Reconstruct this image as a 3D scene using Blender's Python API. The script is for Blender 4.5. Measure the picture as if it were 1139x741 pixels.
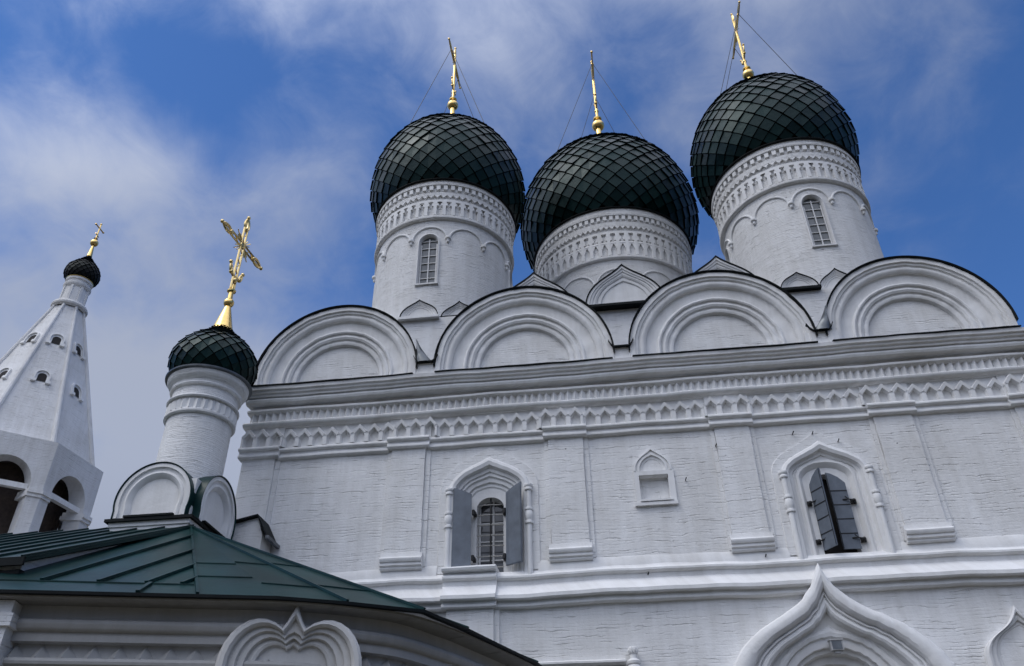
import bpy, bmesh, math, random
from math import sin, cos, pi, radians, sqrt, atan2, hypot
from mathutils import Vector, Matrix

S = bpy.context.scene
for o in list(bpy.data.objects):
    bpy.data.objects.remove(o)
COL = S.collection
RND = random.Random(7)

# ------------------------------------------------------------------ camera
th, ps, ro = radians(34.73), radians(-7.10), radians(-0.70)
fw = Vector((sin(ps) * cos(th), cos(ps) * cos(th), sin(th)))
r0 = Vector((cos(ps), -sin(ps), 0))
u0 = r0.cross(fw)
r1 = r0 * cos(ro) + u0 * sin(ro)
u1 = -r0 * sin(ro) + u0 * cos(ro)
cam = bpy.data.cameras.new('camera')
camo = bpy.data.objects.new('camera', cam)
COL.objects.link(camo)
camo.matrix_world = Matrix(((r1.x, u1.x, -fw.x, 0), (r1.y, u1.y, -fw.y, -15), (r1.z, u1.z, -fw.z, 1.6), (0, 0, 0, 1)))
cam.sensor_width = 36
cam.lens = 900 / 1139 * 36
cam.clip_start = 0.1
cam.clip_end = 5000
S.camera = camo

# ------------------------------------------------------------------ light
SUN_AZ, SUN_EL = radians(234), radians(56)          # azimuth clockwise from +Y: behind the camera, to the left
sd = Vector((sin(SUN_AZ) * cos(SUN_EL), cos(SUN_AZ) * cos(SUN_EL), sin(SUN_EL)))
sl = bpy.data.lights.new('sun', 'SUN')
sl.energy = 1.05
sl.angle = radians(30)
sl.color = (1.0, 0.96, 0.9)
so = bpy.data.objects.new('sun', sl)
COL.objects.link(so)
so.rotation_euler = (-sd).to_track_quat('-Z', 'Y').to_euler()
so.location = (-20, -30, 40)

W = bpy.data.worlds.new('World')
S.world = W
W.use_nodes = True
wt = W.node_tree
for n in list(wt.nodes):
    wt.nodes.remove(n)


def N(t, typ, **kw):
    n = t.nodes.new(typ)
    for k, v in kw.items():
        setattr(n, k, v)
    return n


def mth(t, op, a, b=None, c=None, clamp=False):
    n = t.nodes.new('ShaderNodeMath')
    n.operation = op
    n.use_clamp = clamp
    for i, x in enumerate((a, b, c)):
        if x is None:
            continue
        if isinstance(x, (int, float)):
            n.inputs[i].default_value = x
        else:
            t.links.new(x, n.inputs[i])
    return n.outputs[0]


def sstep(t, x, lo, hi):
    n = t.nodes.new('ShaderNodeMapRange')
    n.interpolation_type = 'SMOOTHSTEP'
    n.inputs['From Min'].default_value = lo
    n.inputs['From Max'].default_value = hi
    t.links.new(x, n.inputs['Value'])
    return n.outputs['Result']


def noise(t, vec, scale, detail=4, rough=0.55, dist=0.0):
    n = t.nodes.new('ShaderNodeTexNoise')
    n.inputs['Scale'].default_value = scale
    n.inputs['Detail'].default_value = detail
    n.inputs['Roughness'].default_value = rough
    n.inputs['Distortion'].default_value = dist
    if vec is not None:
        t.links.new(vec, n.inputs['Vector'])
    return n.outputs['Fac']


wo = N(wt, 'ShaderNodeOutputWorld')
wb = N(wt, 'ShaderNodeBackground')
sky = N(wt, 'ShaderNodeTexSky', sky_type='NISHITA', sun_disc=False)
sky.sun_elevation = SUN_EL
sky.sun_rotation = SUN_AZ
sky.air_density = 1.0
sky.dust_density = 0.4
sky.ozone_density = 3.0
tc = N(wt, 'ShaderNodeTexCoord')
gen = tc.outputs['Generated']


def dirmask(az, el, lo, hi):
    a, e = radians(az), radians(el)
    n = N(wt, 'ShaderNodeVectorMath', operation='DOT_PRODUCT')
    wt.links.new(gen, n.inputs[0])
    n.inputs[1].default_value = (sin(a) * cos(e), cos(a) * cos(e), sin(e))
    return sstep(wt, n.outputs['Value'], cos(radians(hi)), cos(radians(lo)))


mapn = N(wt, 'ShaderNodeMapping')
wt.links.new(gen, mapn.inputs['Vector'])
mapn.inputs['Location'].default_value = (1.35, 0.4, 0.2)
mapn.inputs['Scale'].default_value = (1.0, 1.0, 1.25)
cl = noise(wt, mapn.outputs[0], 3.6, 7, 0.5, 0.3)
cl2 = noise(wt, mapn.outputs[0], 11.0, 8, 0.62, 0.5)
left = dirmask(-42, 27, 3, 20)       # the pale bank of cloud on the left
back = dirmask(205, 62, 25, 72)     # the bright half of the sky behind the viewer
top = dirmask(8, 56, 2, 18)
wisp = dirmask(-25.5, 44, 0.5, 6.5)
lowc = dirmask(-33, 20, 2, 15)
rtop = dirmask(24, 50, 1, 14)
rmid = dirmask(20, 36, 1, 9)
gap1 = dirmask(-50, 50, 2, 12)
gap2 = dirmask(-34, 50, 2, 9)
gap3 = dirmask(29, 36, 2, 14)
f = mth(wt, 'MULTIPLY_ADD', cl2, 0.30, mth(wt, 'MULTIPLY', cl, 0.9))
f = mth(wt, 'MULTIPLY_ADD', left, 0.33, f)
for m_, k_ in ((top, 0.09), (wisp, 0.11), (lowc, 0.20), (gap1, -0.20), (gap2, -0.12), (gap3, -0.11), (rtop, 0.16), (rmid, 0.08)):
    f = mth(wt, 'MULTIPLY_ADD', m_, k_, f)
f = mth(wt, 'MULTIPLY_ADD', back, 0.45, f)
fac = mth(wt, 'MULTIPLY', sstep(wt, f, 0.50, 1.05), 0.95)
skym = N(wt, 'ShaderNodeMix', data_type='RGBA', blend_type='MULTIPLY')
skym.inputs[0].default_value = 1.0
wt.links.new(sky.outputs[0], skym.inputs[6])
skym.inputs[7].default_value = (0.70, 1.10, 1.62, 1)
cm = N(wt, 'ShaderNodeMix', data_type='RGBA')
wt.links.new(fac, cm.inputs[0])
wt.links.new(skym.outputs[2], cm.inputs[6])
cb = N(wt, 'ShaderNodeMix', data_type='RGBA')     # the clouds behind the viewer are sunlit and brighter
wt.links.new(back, cb.inputs[0])
cb.inputs[6].default_value = (4.4, 4.9, 6.2, 1)
cb.inputs[7].default_value = (15.5, 16.5, 19.2, 1)
wt.links.new(cb.outputs[2], cm.inputs[7])
sxyz = N(wt, 'ShaderNodeSeparateXYZ')
wt.links.new(gen, sxyz.inputs[0])
low = N(wt, 'ShaderNodeMix', data_type='RGBA')      # the sky is duller towards the horizon, below the cloud edge
wt.links.new(sstep(wt, sxyz.outputs[2], 0.02, 0.42), low.inputs[0])
low.inputs[6].default_value = (0.9, 1.0, 1.3, 1)
wt.links.new(cm.outputs[2], low.inputs[7])
wt.links.new(low.outputs[2], wb.inputs['Color'])
wb.inputs['Strength'].default_value = 0.09
wt.links.new(wb.outputs[0], wo.inputs[0])

S.view_settings.view_transform = 'Standard'
S.view_settings.look = 'None'
S.view_settings.exposure = 0.0
S.view_settings.gamma = 1.0
S.render.engine = 'CYCLES'
S.render.resolution_x = 1024
S.render.resolution_y = 666


# ------------------------------------------------------------------ materials
def newmat(name):
    m = bpy.data.materials.new(name)
    m.use_nodes = True
    t = m.node_tree
    return m, t, t.nodes['Principled BSDF']


def simple(name, col, rough=0.5, metal=0.0, bump=0.0, bscale=20, var=0.0, spec=None):
    m, t, b = newmat(name)
    b.inputs['Roughness'].default_value = rough
    b.inputs['Metallic'].default_value = metal
    if spec is not None:
        b.inputs['Specular IOR Level'].default_value = spec
    tcn = N(t, 'ShaderNodeTexCoord')
    nf = noise(t, tcn.outputs['Object'], bscale, 5)
    if var > 0:
        cr = N(t, 'ShaderNodeValToRGB')
        cr.color_ramp.elements[0].position = 0.3
        cr.color_ramp.elements[1].position = 0.7
        cr.color_ramp.elements[0].color = (*[c * (1 - var) for c in col], 1)
        cr.color_ramp.elements[1].color = (*[min(1, c * (1 + var)) for c in col], 1)
        t.links.new(nf, cr.inputs[0])
        t.links.new(cr.outputs[0], b.inputs['Base Color'])
    else:
        b.inputs['Base Color'].default_value = (*col, 1)
    if bump > 0:
        bn = N(t, 'ShaderNodeBump')
        bn.inputs['Strength'].default_value = bump
        bn.inputs['Distance'].default_value = 0.01
        t.links.new(nf, bn.inputs['Height'])
        t.links.new(bn.outputs[0], b.inputs['Normal'])
    return m


def whitewash(name, mode, col=(0.80, 0.80, 0.80), brick=0.62, rowh=0.118, R=2.0, base=0.05):
    """limewashed brick; mode: 'flat' uses x+y as the course direction, 'round' the arc length, 'trim' no courses"""
    m, t, b = newmat(name)
    b.inputs['Roughness'].default_value = 0.88
    b.inputs['Specular IOR Level'].default_value = 0.25
    tcn = N(t, 'ShaderNodeTexCoord')
    ob = tcn.outputs['Object']
    sx = N(t, 'ShaderNodeSeparateXYZ')
    t.links.new(ob, sx.inputs[0])
    if mode == 'round':
        u = mth(t, 'MULTIPLY', mth(t, 'ARCTAN2', sx.outputs[1], sx.outputs[0]), R)
    else:
        u = mth(t, 'ADD', sx.outputs[0], sx.outputs[1])
    z = sx.outputs[2]
    wob = noise(t, ob, 1.1, 3)
    z2 = mth(t, 'MULTIPLY_ADD', mth(t, 'SUBTRACT', wob, 0.5), 0.16, z)
    cv = N(t, 'ShaderNodeCombineXYZ')
    t.links.new(u, cv.inputs[0])
    t.links.new(z2, cv.inputs[1])
    fine = noise(t, ob, 34, 4, 0.6)
    lumps = noise(t, ob, 5.5, 5, 0.6)
    # horizontal trowel and joint streaks
    st = N(t, 'ShaderNodeCombineXYZ')
    t.links.new(mth(t, 'MULTIPLY', u, 1.9), st.inputs[0])
    t.links.new(mth(t, 'MULTIPLY', z2, 8.0), st.inputs[1])
    streak = noise(t, st.outputs[0], 1.0, 5, 0.62, 0.6)
    h = mth(t, 'MULTIPLY_ADD', fine, 0.12, mth(t, 'MULTIPLY', lumps, 0.45))
    if mode != 'trim':
        br = N(t, 'ShaderNodeTexBrick')
        t.links.new(cv.outputs[0], br.inputs['Vector'])
        br.inputs['Scale'].default_value = 1.0
        br.inputs['Brick Width'].default_value = 0.29
        br.inputs['Row Height'].default_value = rowh
        br.inputs['Mortar Size'].default_value = 0.010
        br.inputs['Mortar Smooth'].default_value = 0.9
        br.inputs['Color1'].default_value = (1, 1, 1, 1)
        br.inputs['Color2'].default_value = (0.8, 0.8, 0.8, 1)
        br.inputs['Mortar'].default_value = (0, 0, 0, 1)
        # only the horizontal joints show, and only here and there
        fr = mth(t, 'FRACT', mth(t, 'DIVIDE', mth(t, 'MULTIPLY_ADD', mth(t, 'SUBTRACT', streak, 0.5), 0.13, z2), rowh))
        joint = mth(t, 'SUBTRACT', 1.0, sstep(t, mth(t, 'ABSOLUTE', mth(t, 'SUBTRACT', fr, 0.5)), 0.015, 0.10))
        msk = noise(t, st.outputs[0], 0.85, 5, 0.65)
        msk2 = sstep(t, msk, 0.49, 0.62)
        groove = mth(t, 'MULTIPLY', joint, mth(t, 'MULTIPLY_ADD', msk2, brick, base))
        brk = mth(t, 'MULTIPLY', br.outputs['Fac'], mth(t, 'MULTIPLY_ADD', msk2, 0.35 * brick, base * 0.5))
        h = mth(t, 'SUBTRACT', h, groove)
        h = mth(t, 'SUBTRACT', h, brk)
        h = mth(t, 'MULTIPLY_ADD', streak, 0.12, h)
        h = mth(t, 'MULTIPLY_ADD', noise(t, ob, 13, 4, 0.6, 0.4), 0.22, h)
    bn = N(t, 'ShaderNodeBump')
    bn.inputs['Strength'].default_value = 0.78 if mode != 'trim' else 0.7
    bn.inputs['Distance'].default_value = 0.03
    t.links.new(h, bn.inputs['Height'])
    t.links.new(bn.outputs[0], b.inputs['Normal'])
    # limewash tone: slightly uneven, rain-washed and dusty patches
    big = noise(t, ob, 0.55, 5, 0.6)
    ve = N(t, 'ShaderNodeCombineXYZ')
    t.links.new(mth(t, 'MULTIPLY', u, 5.0), ve.inputs[0])
    t.links.new(mth(t, 'MULTIPLY', z, 0.5), ve.inputs[1])
    runs = noise(t, ve.outputs[0], 1.0, 4, 0.6)
    k = mth(t, 'MULTIPLY_ADD', big, 0.6, mth(t, 'MULTIPLY', runs, 0.4))
    cr = N(t, 'ShaderNodeValToRGB')
    e = cr.color_ramp.elements
    e[0].position, e[1].position = 0.34, 0.58
    e[0].color = (col[0] * 0.80, col[1] * 0.79, col[2] * 0.77, 1)
    e[1].color = (*col, 1)
    t.links.new(k, cr.inputs[0])
    mx = N(t, 'ShaderNodeMix', data_type='RGBA', blend_type='MULTIPLY')
    t.links.new(sstep(t, lumps, 0.62, 0.78), mx.inputs[0])
    t.links.new(cr.outputs[0], mx.inputs[6])
    mx.inputs[7].default_value = (0.93, 0.925, 0.91, 1)
    t.links.new(mx.outputs[2], b.inputs['Base Color'])
    return m


M_WALL = whitewash('limewashed_brick', 'flat')
M_ROUND = whitewash('limewashed_brick_round', 'round', col=(0.74, 0.74, 0.74), brick=0.75, R=2.1, rowh=0.10, base=0.24)
M_TRIM = whitewash('limewashed_trim', 'trim')
M_APSE = whitewash('apse_dark_grey', 'trim', col=(0.47, 0.465, 0.455))  # darker, even grey for the apse wall and its teeth
M_APSE2 = whitewash('apse_mid_grey', 'trim', col=(0.64, 0.635, 0.625))  # mid grey for the trefoil gable
M_TOWER = whitewash('limewashed_tower', 'flat', col=(0.74, 0.74, 0.745), brick=0.6, base=0.15)


def tiles_mat(name, col, rough):
    m, t, b = newmat(name)
    g = N(t, 'ShaderNodeNewGeometry')
    cr = N(t, 'ShaderNodeValToRGB')
    e = cr.color_ramp.elements
    e[0].color = (*[c * 0.6 for c in col], 1)
    e[1].color = (*[c * 1.7 for c in col], 1)
    t.links.new(g.outputs['Random Per Island'], cr.inputs[0])
    t.links.new(cr.outputs[0], b.inputs['Base Color'])
    tcn = N(t, 'ShaderNodeTexCoord')
    nf = noise(t, tcn.outputs['Object'], 3.0, 4)
    rr = mth(t, 'MULTIPLY_ADD', g.outputs['Random Per Island'], 0.16, mth(t, 'MULTIPLY_ADD', nf, 0.2, rough - 0.15))
    t.links.new(rr, b.inputs['Roughness'])
    b.inputs['Specular IOR Level'].default_value = 0.22
    b.inputs['Specular Tint'].default_value = (0.60, 0.88, 0.88, 1)
    bn = N(t, 'ShaderNodeBump')
    bn.inputs['Strength'].default_value = 0.25
    bn.inputs['Distance'].default_value = 0.02
    t.links.new(noise(t, tcn.outputs['Object'], 7.0, 2), bn.inputs['Height'])
    t.links.new(bn.outputs[0], b.inputs['Normal'])
    return m


M_TILE = tiles_mat('green_dome_tiles', (0.0025, 0.0125, 0.0125), 0.36)
M_TILEB = tiles_mat('dark_dome_tiles', (0.008, 0.006, 0.006), 0.6)
M_LIP = simple('dark_tile_edge', (0.003, 0.006, 0.006), 0.8, 0.0, 0.0, 6, 0.3, 0.08)
M_ROOF = simple('green_sheet_roof', (0.005, 0.027, 0.027), 0.36, 0.0, 0.9, 1.3, 0.35, 0.17)
M_EDGE = simple('dark_sheet_edge', (0.005, 0.007, 0.008), 0.6, 0.0, 0.2, 6, 0.3, 0.12)
M_ZINC = simple('grey_sheet_metal', (0.12, 0.13, 0.14), 0.4, 0.6, 0.3, 6, 0.3)
M_GOLD = simple('gilded_metal', (0.86, 0.60, 0.22), 0.24, 1.0, 0.12, 14, 0.1)
M_SILV = simple('gilded_openwork', (0.86, 0.64, 0.28), 0.26, 1.0, 0.1, 14, 0.1)
M_SHUT = simple('blue_grey_shutter_paint', (0.115, 0.135, 0.165), 0.55, 0.0, 0.3, 5, 0.2)
M_IRON = simple('black_iron', (0.012, 0.012, 0.013), 0.6, 0.2, 0.2, 30, 0.2)
M_FRAME = simple('white_window_frame', (0.62, 0.62, 0.62), 0.6, 0, 0.1, 30, 0.08)
M_BAR = simple('pale_grille_bars', (0.36, 0.35, 0.33), 0.6, 0.1, 0.2, 40, 0.3)
M_GLASS = simple('window_glass', (0.05, 0.052, 0.058), 0.08, 0.0, 0.02, 3, 0.6, 0.6)
M_GLASSD = simple('drum_window_glass', (0.11, 0.12, 0.13), 0.15, 0.0, 0.05, 3, 0.4, 0.5)
M_DARK = simple('interior_shade', (0.014, 0.012, 0.012), 0.9)  # near-black colour standing for the shade inside openings
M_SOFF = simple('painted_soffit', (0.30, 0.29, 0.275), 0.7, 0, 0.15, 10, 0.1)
M_TIMB = simple('dark_timber', (0.045, 0.03, 0.022), 0.8, 0, 0.3, 9, 0.35)
M_WIRE = simple('steel_wire', (0.05, 0.05, 0.055), 0.5, 0.5)
M_LAMP = simple('lamp_housing', (0.42, 0.42, 0.42), 0.5, 0, 0.1, 12, 0.15)
M_BRONZE = simple('bell_bronze', (0.10, 0.075, 0.04), 0.45, 0.9, 0.15, 8, 0.3)


def ground_mat():
    m, t, b = newmat('yard_ground')
    tcn = N(t, 'ShaderNodeTexCoord')
    a = noise(t, tcn.outputs['Object'], 0.35, 6)
    cr = N(t, 'ShaderNodeValToRGB')
    e = cr.color_ramp.elements
    e[0].position, e[1].position = 0.42, 0.58
    e[0].color = (0.045, 0.043, 0.02, 1)
    e[1].color = (0.09, 0.072, 0.05, 1)
    t.links.new(a, cr.inputs[0])
    t.links.new(cr.outputs[0], b.inputs['Base Color'])
    b.inputs['Roughness'].default_value = 0.95
    return m


# ------------------------------------------------------------------ mesh helpers
class MB:
    def __init__(s):
        s.v, s.f = [], []

    def add(s, vs, fs):
        o = len(s.v)
        s.v += [tuple(v) for v in vs]
        s.f += [tuple(i + o for i in f) for f in fs]

    def box(s, x0, x1, y0, y1, z0, z1):
        s.add([(x0, y0, z0), (x1, y0, z0), (x1, y1, z0), (x0, y1, z0), (x0, y0, z1), (x1, y0, z1), (x1, y1, z1), (x0, y1, z1)],
              [(0, 3, 2, 1), (4, 5, 6, 7), (0, 1, 5, 4), (1, 2, 6, 5), (2, 3, 7, 6), (3, 0, 4, 7)])

    def grid(s, rows, cu=False, cv=False, flip=False):
        """rows: list of equal-length lists of points"""
        n, m = len(rows), len(rows[0])
        o = len(s.v)
        for r in rows:
            s.v += [tuple(p) for p in r]
        for i in range(n if cu else n - 1):
            for j in range(m if cv else m - 1):
                a = (o + i * m + j, o + i * m + (j + 1) % m, o + ((i + 1) % n) * m + (j + 1) % m, o + ((i + 1) % n) * m + j)
                s.f.append(a[::-1] if flip else a)

    def poly(s, pts):
        o = len(s.v)
        s.v += [tuple(p) for p in pts]
        s.f.append(tuple(range(o, o + len(pts))))

    def prism_xz(s, pts, y0, y1):
        """outline in (x, z), solid between y0 and y1"""
        n = len(pts)
        o = len(s.v)
        s.v += [(x, y0, z) for x, z in pts] + [(x, y1, z) for x, z in pts]
        s.f.append(tuple(range(o, o + n)))
        s.f.append(tuple(range(o + 2 * n - 1, o + n - 1, -1)))
        for i in range(n):
            j = (i + 1) % n
            s.f.append((o + i, o + n + i, o + n + j, o + j))

    def prism_yz(s, pts, x0, x1):
        n = len(pts)
        o = len(s.v)
        s.v += [(x0, y, z) for y, z in pts] + [(x1, y, z) for y, z in pts]
        s.f.append(tuple(range(o, o + n)))
        s.f.append(tuple(range(o + 2 * n - 1, o + n - 1, -1)))
        for i in range(n):
            j = (i + 1) % n
            s.f.append((o + i, o + n + i, o + n + j, o + j))

    def prism_xy(s, pts, z0, z1):
        n = len(pts)
        o = len(s.v)
        s.v += [(x, y, z0) for x, y in pts] + [(x, y, z1) for x, y in pts]
        s.f.append(tuple(range(o + n - 1, o - 1, -1)))
        s.f.append(tuple(range(o + n, o + 2 * n)))
        for i in range(n):
            j = (i + 1) % n
            s.f.append((o + i, o + j, o + n + j, o + n + i))

    def lathe(s, prof, segs=48, a0=0.0, a1=2 * pi, c=(0, 0, 0)):
        full = abs(a1 - a0 - 2 * pi) < 1e-6
        n = segs if full else segs + 1
        rows = []
        for k in range(n):
            a = a0 + (a1 - a0) * k / segs
            rows.append([(c[0] + r * cos(a), c[1] + r * sin(a), c[2] + z) for r, z in prof])
        s.grid(rows, cu=full)

    def tube(s, pts, r, n=8, closed=False, cap=True):
        P = [Vector(p) for p in pts]
        rows = []
        prev = None
        for i, p in enumerate(P):
            if closed:
                t = P[(i + 1) % len(P)] - P[i - 1]
            else:
                t = P[min(i + 1, len(P) - 1)] - P[max(i - 1, 0)]
            t.normalize()
            if prev is None:
                a = t.orthogonal().normalized()
            else:
                a = (prev - t * prev.dot(t)).normalized()
            prev = a
            b = t.cross(a)
            rr = r[i] if isinstance(r, (list, tuple)) else r
            rows.append([p + (a * cos(2 * pi * k / n) + b * sin(2 * pi * k / n)) * rr for k in range(n)])
        s.grid(rows, cu=closed, cv=True)
        if cap and not closed:
            s.poly(rows[0][::-1])
            s.poly(rows[-1])

    def ball(s, c, r, n=16, m=10, sz=1.0):
        s.lathe([(max(1e-4, r * sin(pi * i / m)), -r * cos(pi * i / m) * sz) for i in range(m + 1)], n, c=c)

    def sweep_x(s, prof, x0, x1, step=0.22, jit=0.0, seed=0.0):
        """closed profile [(y, z)] run along x, slightly uneven like hand-laid plaster"""
        n = max(1, int((x1 - x0) / step))
        rows = []
        for i in range(n + 1):
            x = x0 + (x1 - x0) * i / n
            dz = jit * wav(x, seed)
            dy = jit * 0.6 * wav(x, seed + 3.7)
            rows.append([(x, y + dy * (1 if y < 0.02 else 0), z + dz) for y, z in prof])
        s.grid(rows, cv=True)
        s.poly(rows[0])
        s.poly(rows[-1][::-1])

    def bar(s, p, q, w, h, up=(0, 0, 1)):
        """thin square rib along p-q, w wide, h high on the up side"""
        p, q, up = Vector(p), Vector(q), Vector(up)
        t = (q - p).normalized()
        sd_ = t.cross(up).normalized() * w / 2
        up = sd_.cross(t).normalized() * h
        vs = [p - sd_, p + sd_, p + sd_ + up, p - sd_ + up, q - sd_, q + sd_, q + sd_ + up, q - sd_ + up]
        s.add(vs, [(0, 1, 2, 3), (7, 6, 5, 4), (0, 4, 5, 1), (1, 5, 6, 2), (2, 6, 7, 3), (3, 7, 4, 0)])


def wav(x, seed):
    return (sin(1.3 * x + seed) + 0.6 * sin(2.9 * x + 1.7 * seed + 1) + 0.35 * sin(6.1 * x + 2.3 * seed)) / 1.6


def part(name, mb, mat, parent=None, loc=(0, 0, 0), smooth=35, fix=True):
    """one mesh object; mb is in coordinates relative to loc (world); parent is a thing or a part"""
    me = bpy.data.meshes.new(name)
    me.from_pydata(mb.v, [], mb.f)
    if fix:
        bm = bmesh.new()
        bm.from_mesh(me)
        bmesh.ops.remove_doubles(bm, verts=bm.verts, dist=1e-5)
        bmesh.ops.recalc_face_normals(bm, faces=bm.faces)
        bm.to_mesh(me)
        bm.free()
    if hasattr(mb, 'slots') and len(mb.slots) == len(me.polygons):
        me.polygons.foreach_set('material_index', mb.slots)
    me.validate()
    if smooth:
        me.polygons.foreach_set('use_smooth', [True] * len(me.polygons))
        me.set_sharp_from_angle(angle=radians(smooth))
    o = bpy.data.objects.new(name, me)
    COL.objects.link(o)
    if isinstance(mat, (list, tuple)):
        for m in mat:
            me.materials.append(m)
    else:
        me.materials.append(mat)
    place(o, parent, loc)
    return o


WL = {}


def place(o, parent, loc):
    WL[o.name] = Vector(loc)
    if parent is not None:
        o.parent = parent
        o.location = Vector(loc) - WL[parent.name]
    else:
        o.location = loc


def thing(name, label, cat, loc, group=None):
    o = bpy.data.objects.new(name, None)
    COL.objects.link(o)
    o.location = loc
    o.empty_display_size = 0.5
    WL[o.name] = Vector(loc)
    o['label'] = label
    o['category'] = cat
    if group:
        o['group'] = group
    return o


def cut(o, cutters):
    """boolean openings, applied"""
    for i, mb in enumerate(cutters):
        c = part('cutter', mb, M_TRIM, None, WL[o.name], smooth=0)
        bpy.context.view_layer.update()
        md = o.modifiers.new('b', 'BOOLEAN')
        md.operation = 'DIFFERENCE'
        md.solver = 'EXACT'
        md.object = c
        dg = bpy.context.evaluated_depsgraph_get()
        me = bpy.data.meshes.new_from_object(o.evaluated_get(dg))
        o.modifiers.clear()
        old = o.data
        o.data = me
        bpy.data.meshes.remove(old)
        bpy.data.objects.remove(c)
    o.data.polygons.foreach_set('use_smooth', [True] * len(o.data.polygons))
    o.data.set_sharp_from_angle(angle=radians(35))


def spline(P, k=6):
    out = []
    for i in range(len(P) - 1):
        p0, p1, p2, p3 = P[max(i - 1, 0)], P[i], P[i + 1], P[min(i + 2, len(P) - 1)]
        for j in range(k):
            u = j / k
            out.append(tuple(.5 * ((2 * b) + (c - a) * u + (2 * a - 5 * b + 4 * c - d) * u * u + (3 * b - a - 3 * c + d) * u ** 3)
                             for a, b, c, d in zip(p0, p1, p2, p3)))
    out.append(tuple(P[-1]))
    return out


def arch(w, zb, zs, za, tip=0.0, n=14, cx=0.0, pw=5.0, leg=True):
    """open outline left foot -> apex -> right foot, in (x, z); tip > 0 gives the pointed ogee"""
    R = []
    H = za - zs
    for i in range(n + 1):
        t = i / n
        a = t * pi / 2
        z = zs + H * ((1 - tip) * sin(a) + tip * t ** pw)
        R.append((w * cos(a), z))
    pts = [(cx - x, z) for x, z in R]
    pts += [(cx + x, z) for x, z in R[-2::-1]]
    if leg:
        pts = [(cx - w, zb)] + pts + [(cx + w, zb)]
    return pts


def uneven(o, seed, amp):
    rg = random.Random(seed)
    return [(x + rg.uniform(-amp, amp), z + rg.uniform(-amp, amp)) for x, z in o]


def loft(mb, rows, face=True, y_back=None):
    """rows: list of (outline, y); skins successive outlines; closes the last one with a face"""
    R = [[(x, y, z) for x, z in o] for o, y in rows]
    if y_back is not None:
        R = [[(x, y_back, z) for x, z in rows[0][0]]] + R
    mb.grid(R)
    if face:
        mb.poly(R[-1])
    # close the feet
    L = [r[0] for r in R]
    Q = [r[-1] for r in R]
    return L, Q


# ------------------------------------------------------------------ ground
g = MB()
rings = [(0.01, 0)] + [(r, 0) for r in (10, 30, 80, 200, 600, 1800)]
g.lathe(rings, 48)
go = part('ground', g, ground_mat(), None, (0, 0, 0), smooth=0)
go['kind'] = 'structure'

# ------------------------------------------------------------------ the church
church = thing('church', 'big white brick church with three dark green onion domes and a row of semicircular gables', 'church', (0.55, 7.5, 0))
X0, X1 = -7.75, 8.85

# nested orders of an opening: list of (half width, z spring, z apex, tip, y)
W1X, W2X = -2.37, 4.17


def win_orders(cx, tipk):
    if tipk == 1:
        return [(0.83, 8.30, 9.02, 0.20, 0.00), (0.80, 8.30, 8.97, 0.20, -0.055), (0.745, 8.29, 8.90, 0.20, -0.075), (0.69, 8.28, 8.82, 0.20, -0.055),
                (0.66, 8.27, 8.78, 0.20, 0.03), (0.60, 8.26, 8.71, 0.19, 0.035), (0.595, 8.25, 8.695, 0.18, 0.075), (0.545, 8.24, 8.62, 0.15, 0.06),
                (0.52, 8.23, 8.585, 0.12, 0.10), (0.47, 8.18, 8.50, 0.05, 0.105), (0.455, 8.16, 8.48, 0.03, 0.15), (0.42, 8.12, 8.42, 0.0, 0.145), (0.40, 8.10, 8.39, 0.0, 0.17)]
    return [(0.83, 8.22, 8.90, 0.30, 0.00), (0.80, 8.22, 8.85, 0.30, -0.055), (0.745, 8.21, 8.78, 0.30, -0.08), (0.69, 8.20, 8.70, 0.30, -0.055),
            (0.66, 8.19, 8.66, 0.28, 0.03), (0.615, 8.18, 8.60, 0.25, 0.035), (0.60, 8.17, 8.58, 0.22, 0.07), (0.565, 8.16, 8.50, 0.06, 0.06),
            (0.545, 8.15, 8.48, 0.0, 0.03), (0.50, 8.13, 8.44, 0.0, 0.025), (0.45, 8.10, 8.38, 0.0, 0.075), (0.43, 8.09, 8.35, 0.0, 0.11), (0.40, 8.08, 8.31, 0.0, 0.11)]


SILL = 6.50


def outl(cx, o, zb):
    return arch(o[0], zb, o[1], o[2], o[3], 14, cx)


# body
b = MB()
b.box(X0, X1, 0, 15.5, 0, 10.9)
body = part('wall', b, M_WALL, church, (0.55, 0, 0), smooth=0)
# (mesh is built around x = 0.55 as its local origin)
for v in body.data.vertices:
    v.co.x -= 0.55
cuts = []
for cx, k in ((W1X, 1), (W2X, 2)):
    o = win_orders(cx, k)[4]
    c = MB()
    c.prism_xz([(x - 0.55, z) for x, z in outl(cx, (o[0] + 0.012, o[1], o[2] + 0.012, o[3]), 6.60)], -0.5, 0.55)
    cuts.append(c)
c = MB()
c.prism_xz([(0.62 - 0.55, 7.845), (1.19 - 0.55, 7.845), (1.19 - 0.55, 8.365), (0.62 - 0.55, 8.365)], -0.5, 0.13)
cuts.append(c)
PX, PZ = 3.58, 6.33      # portal axis and tip


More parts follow.
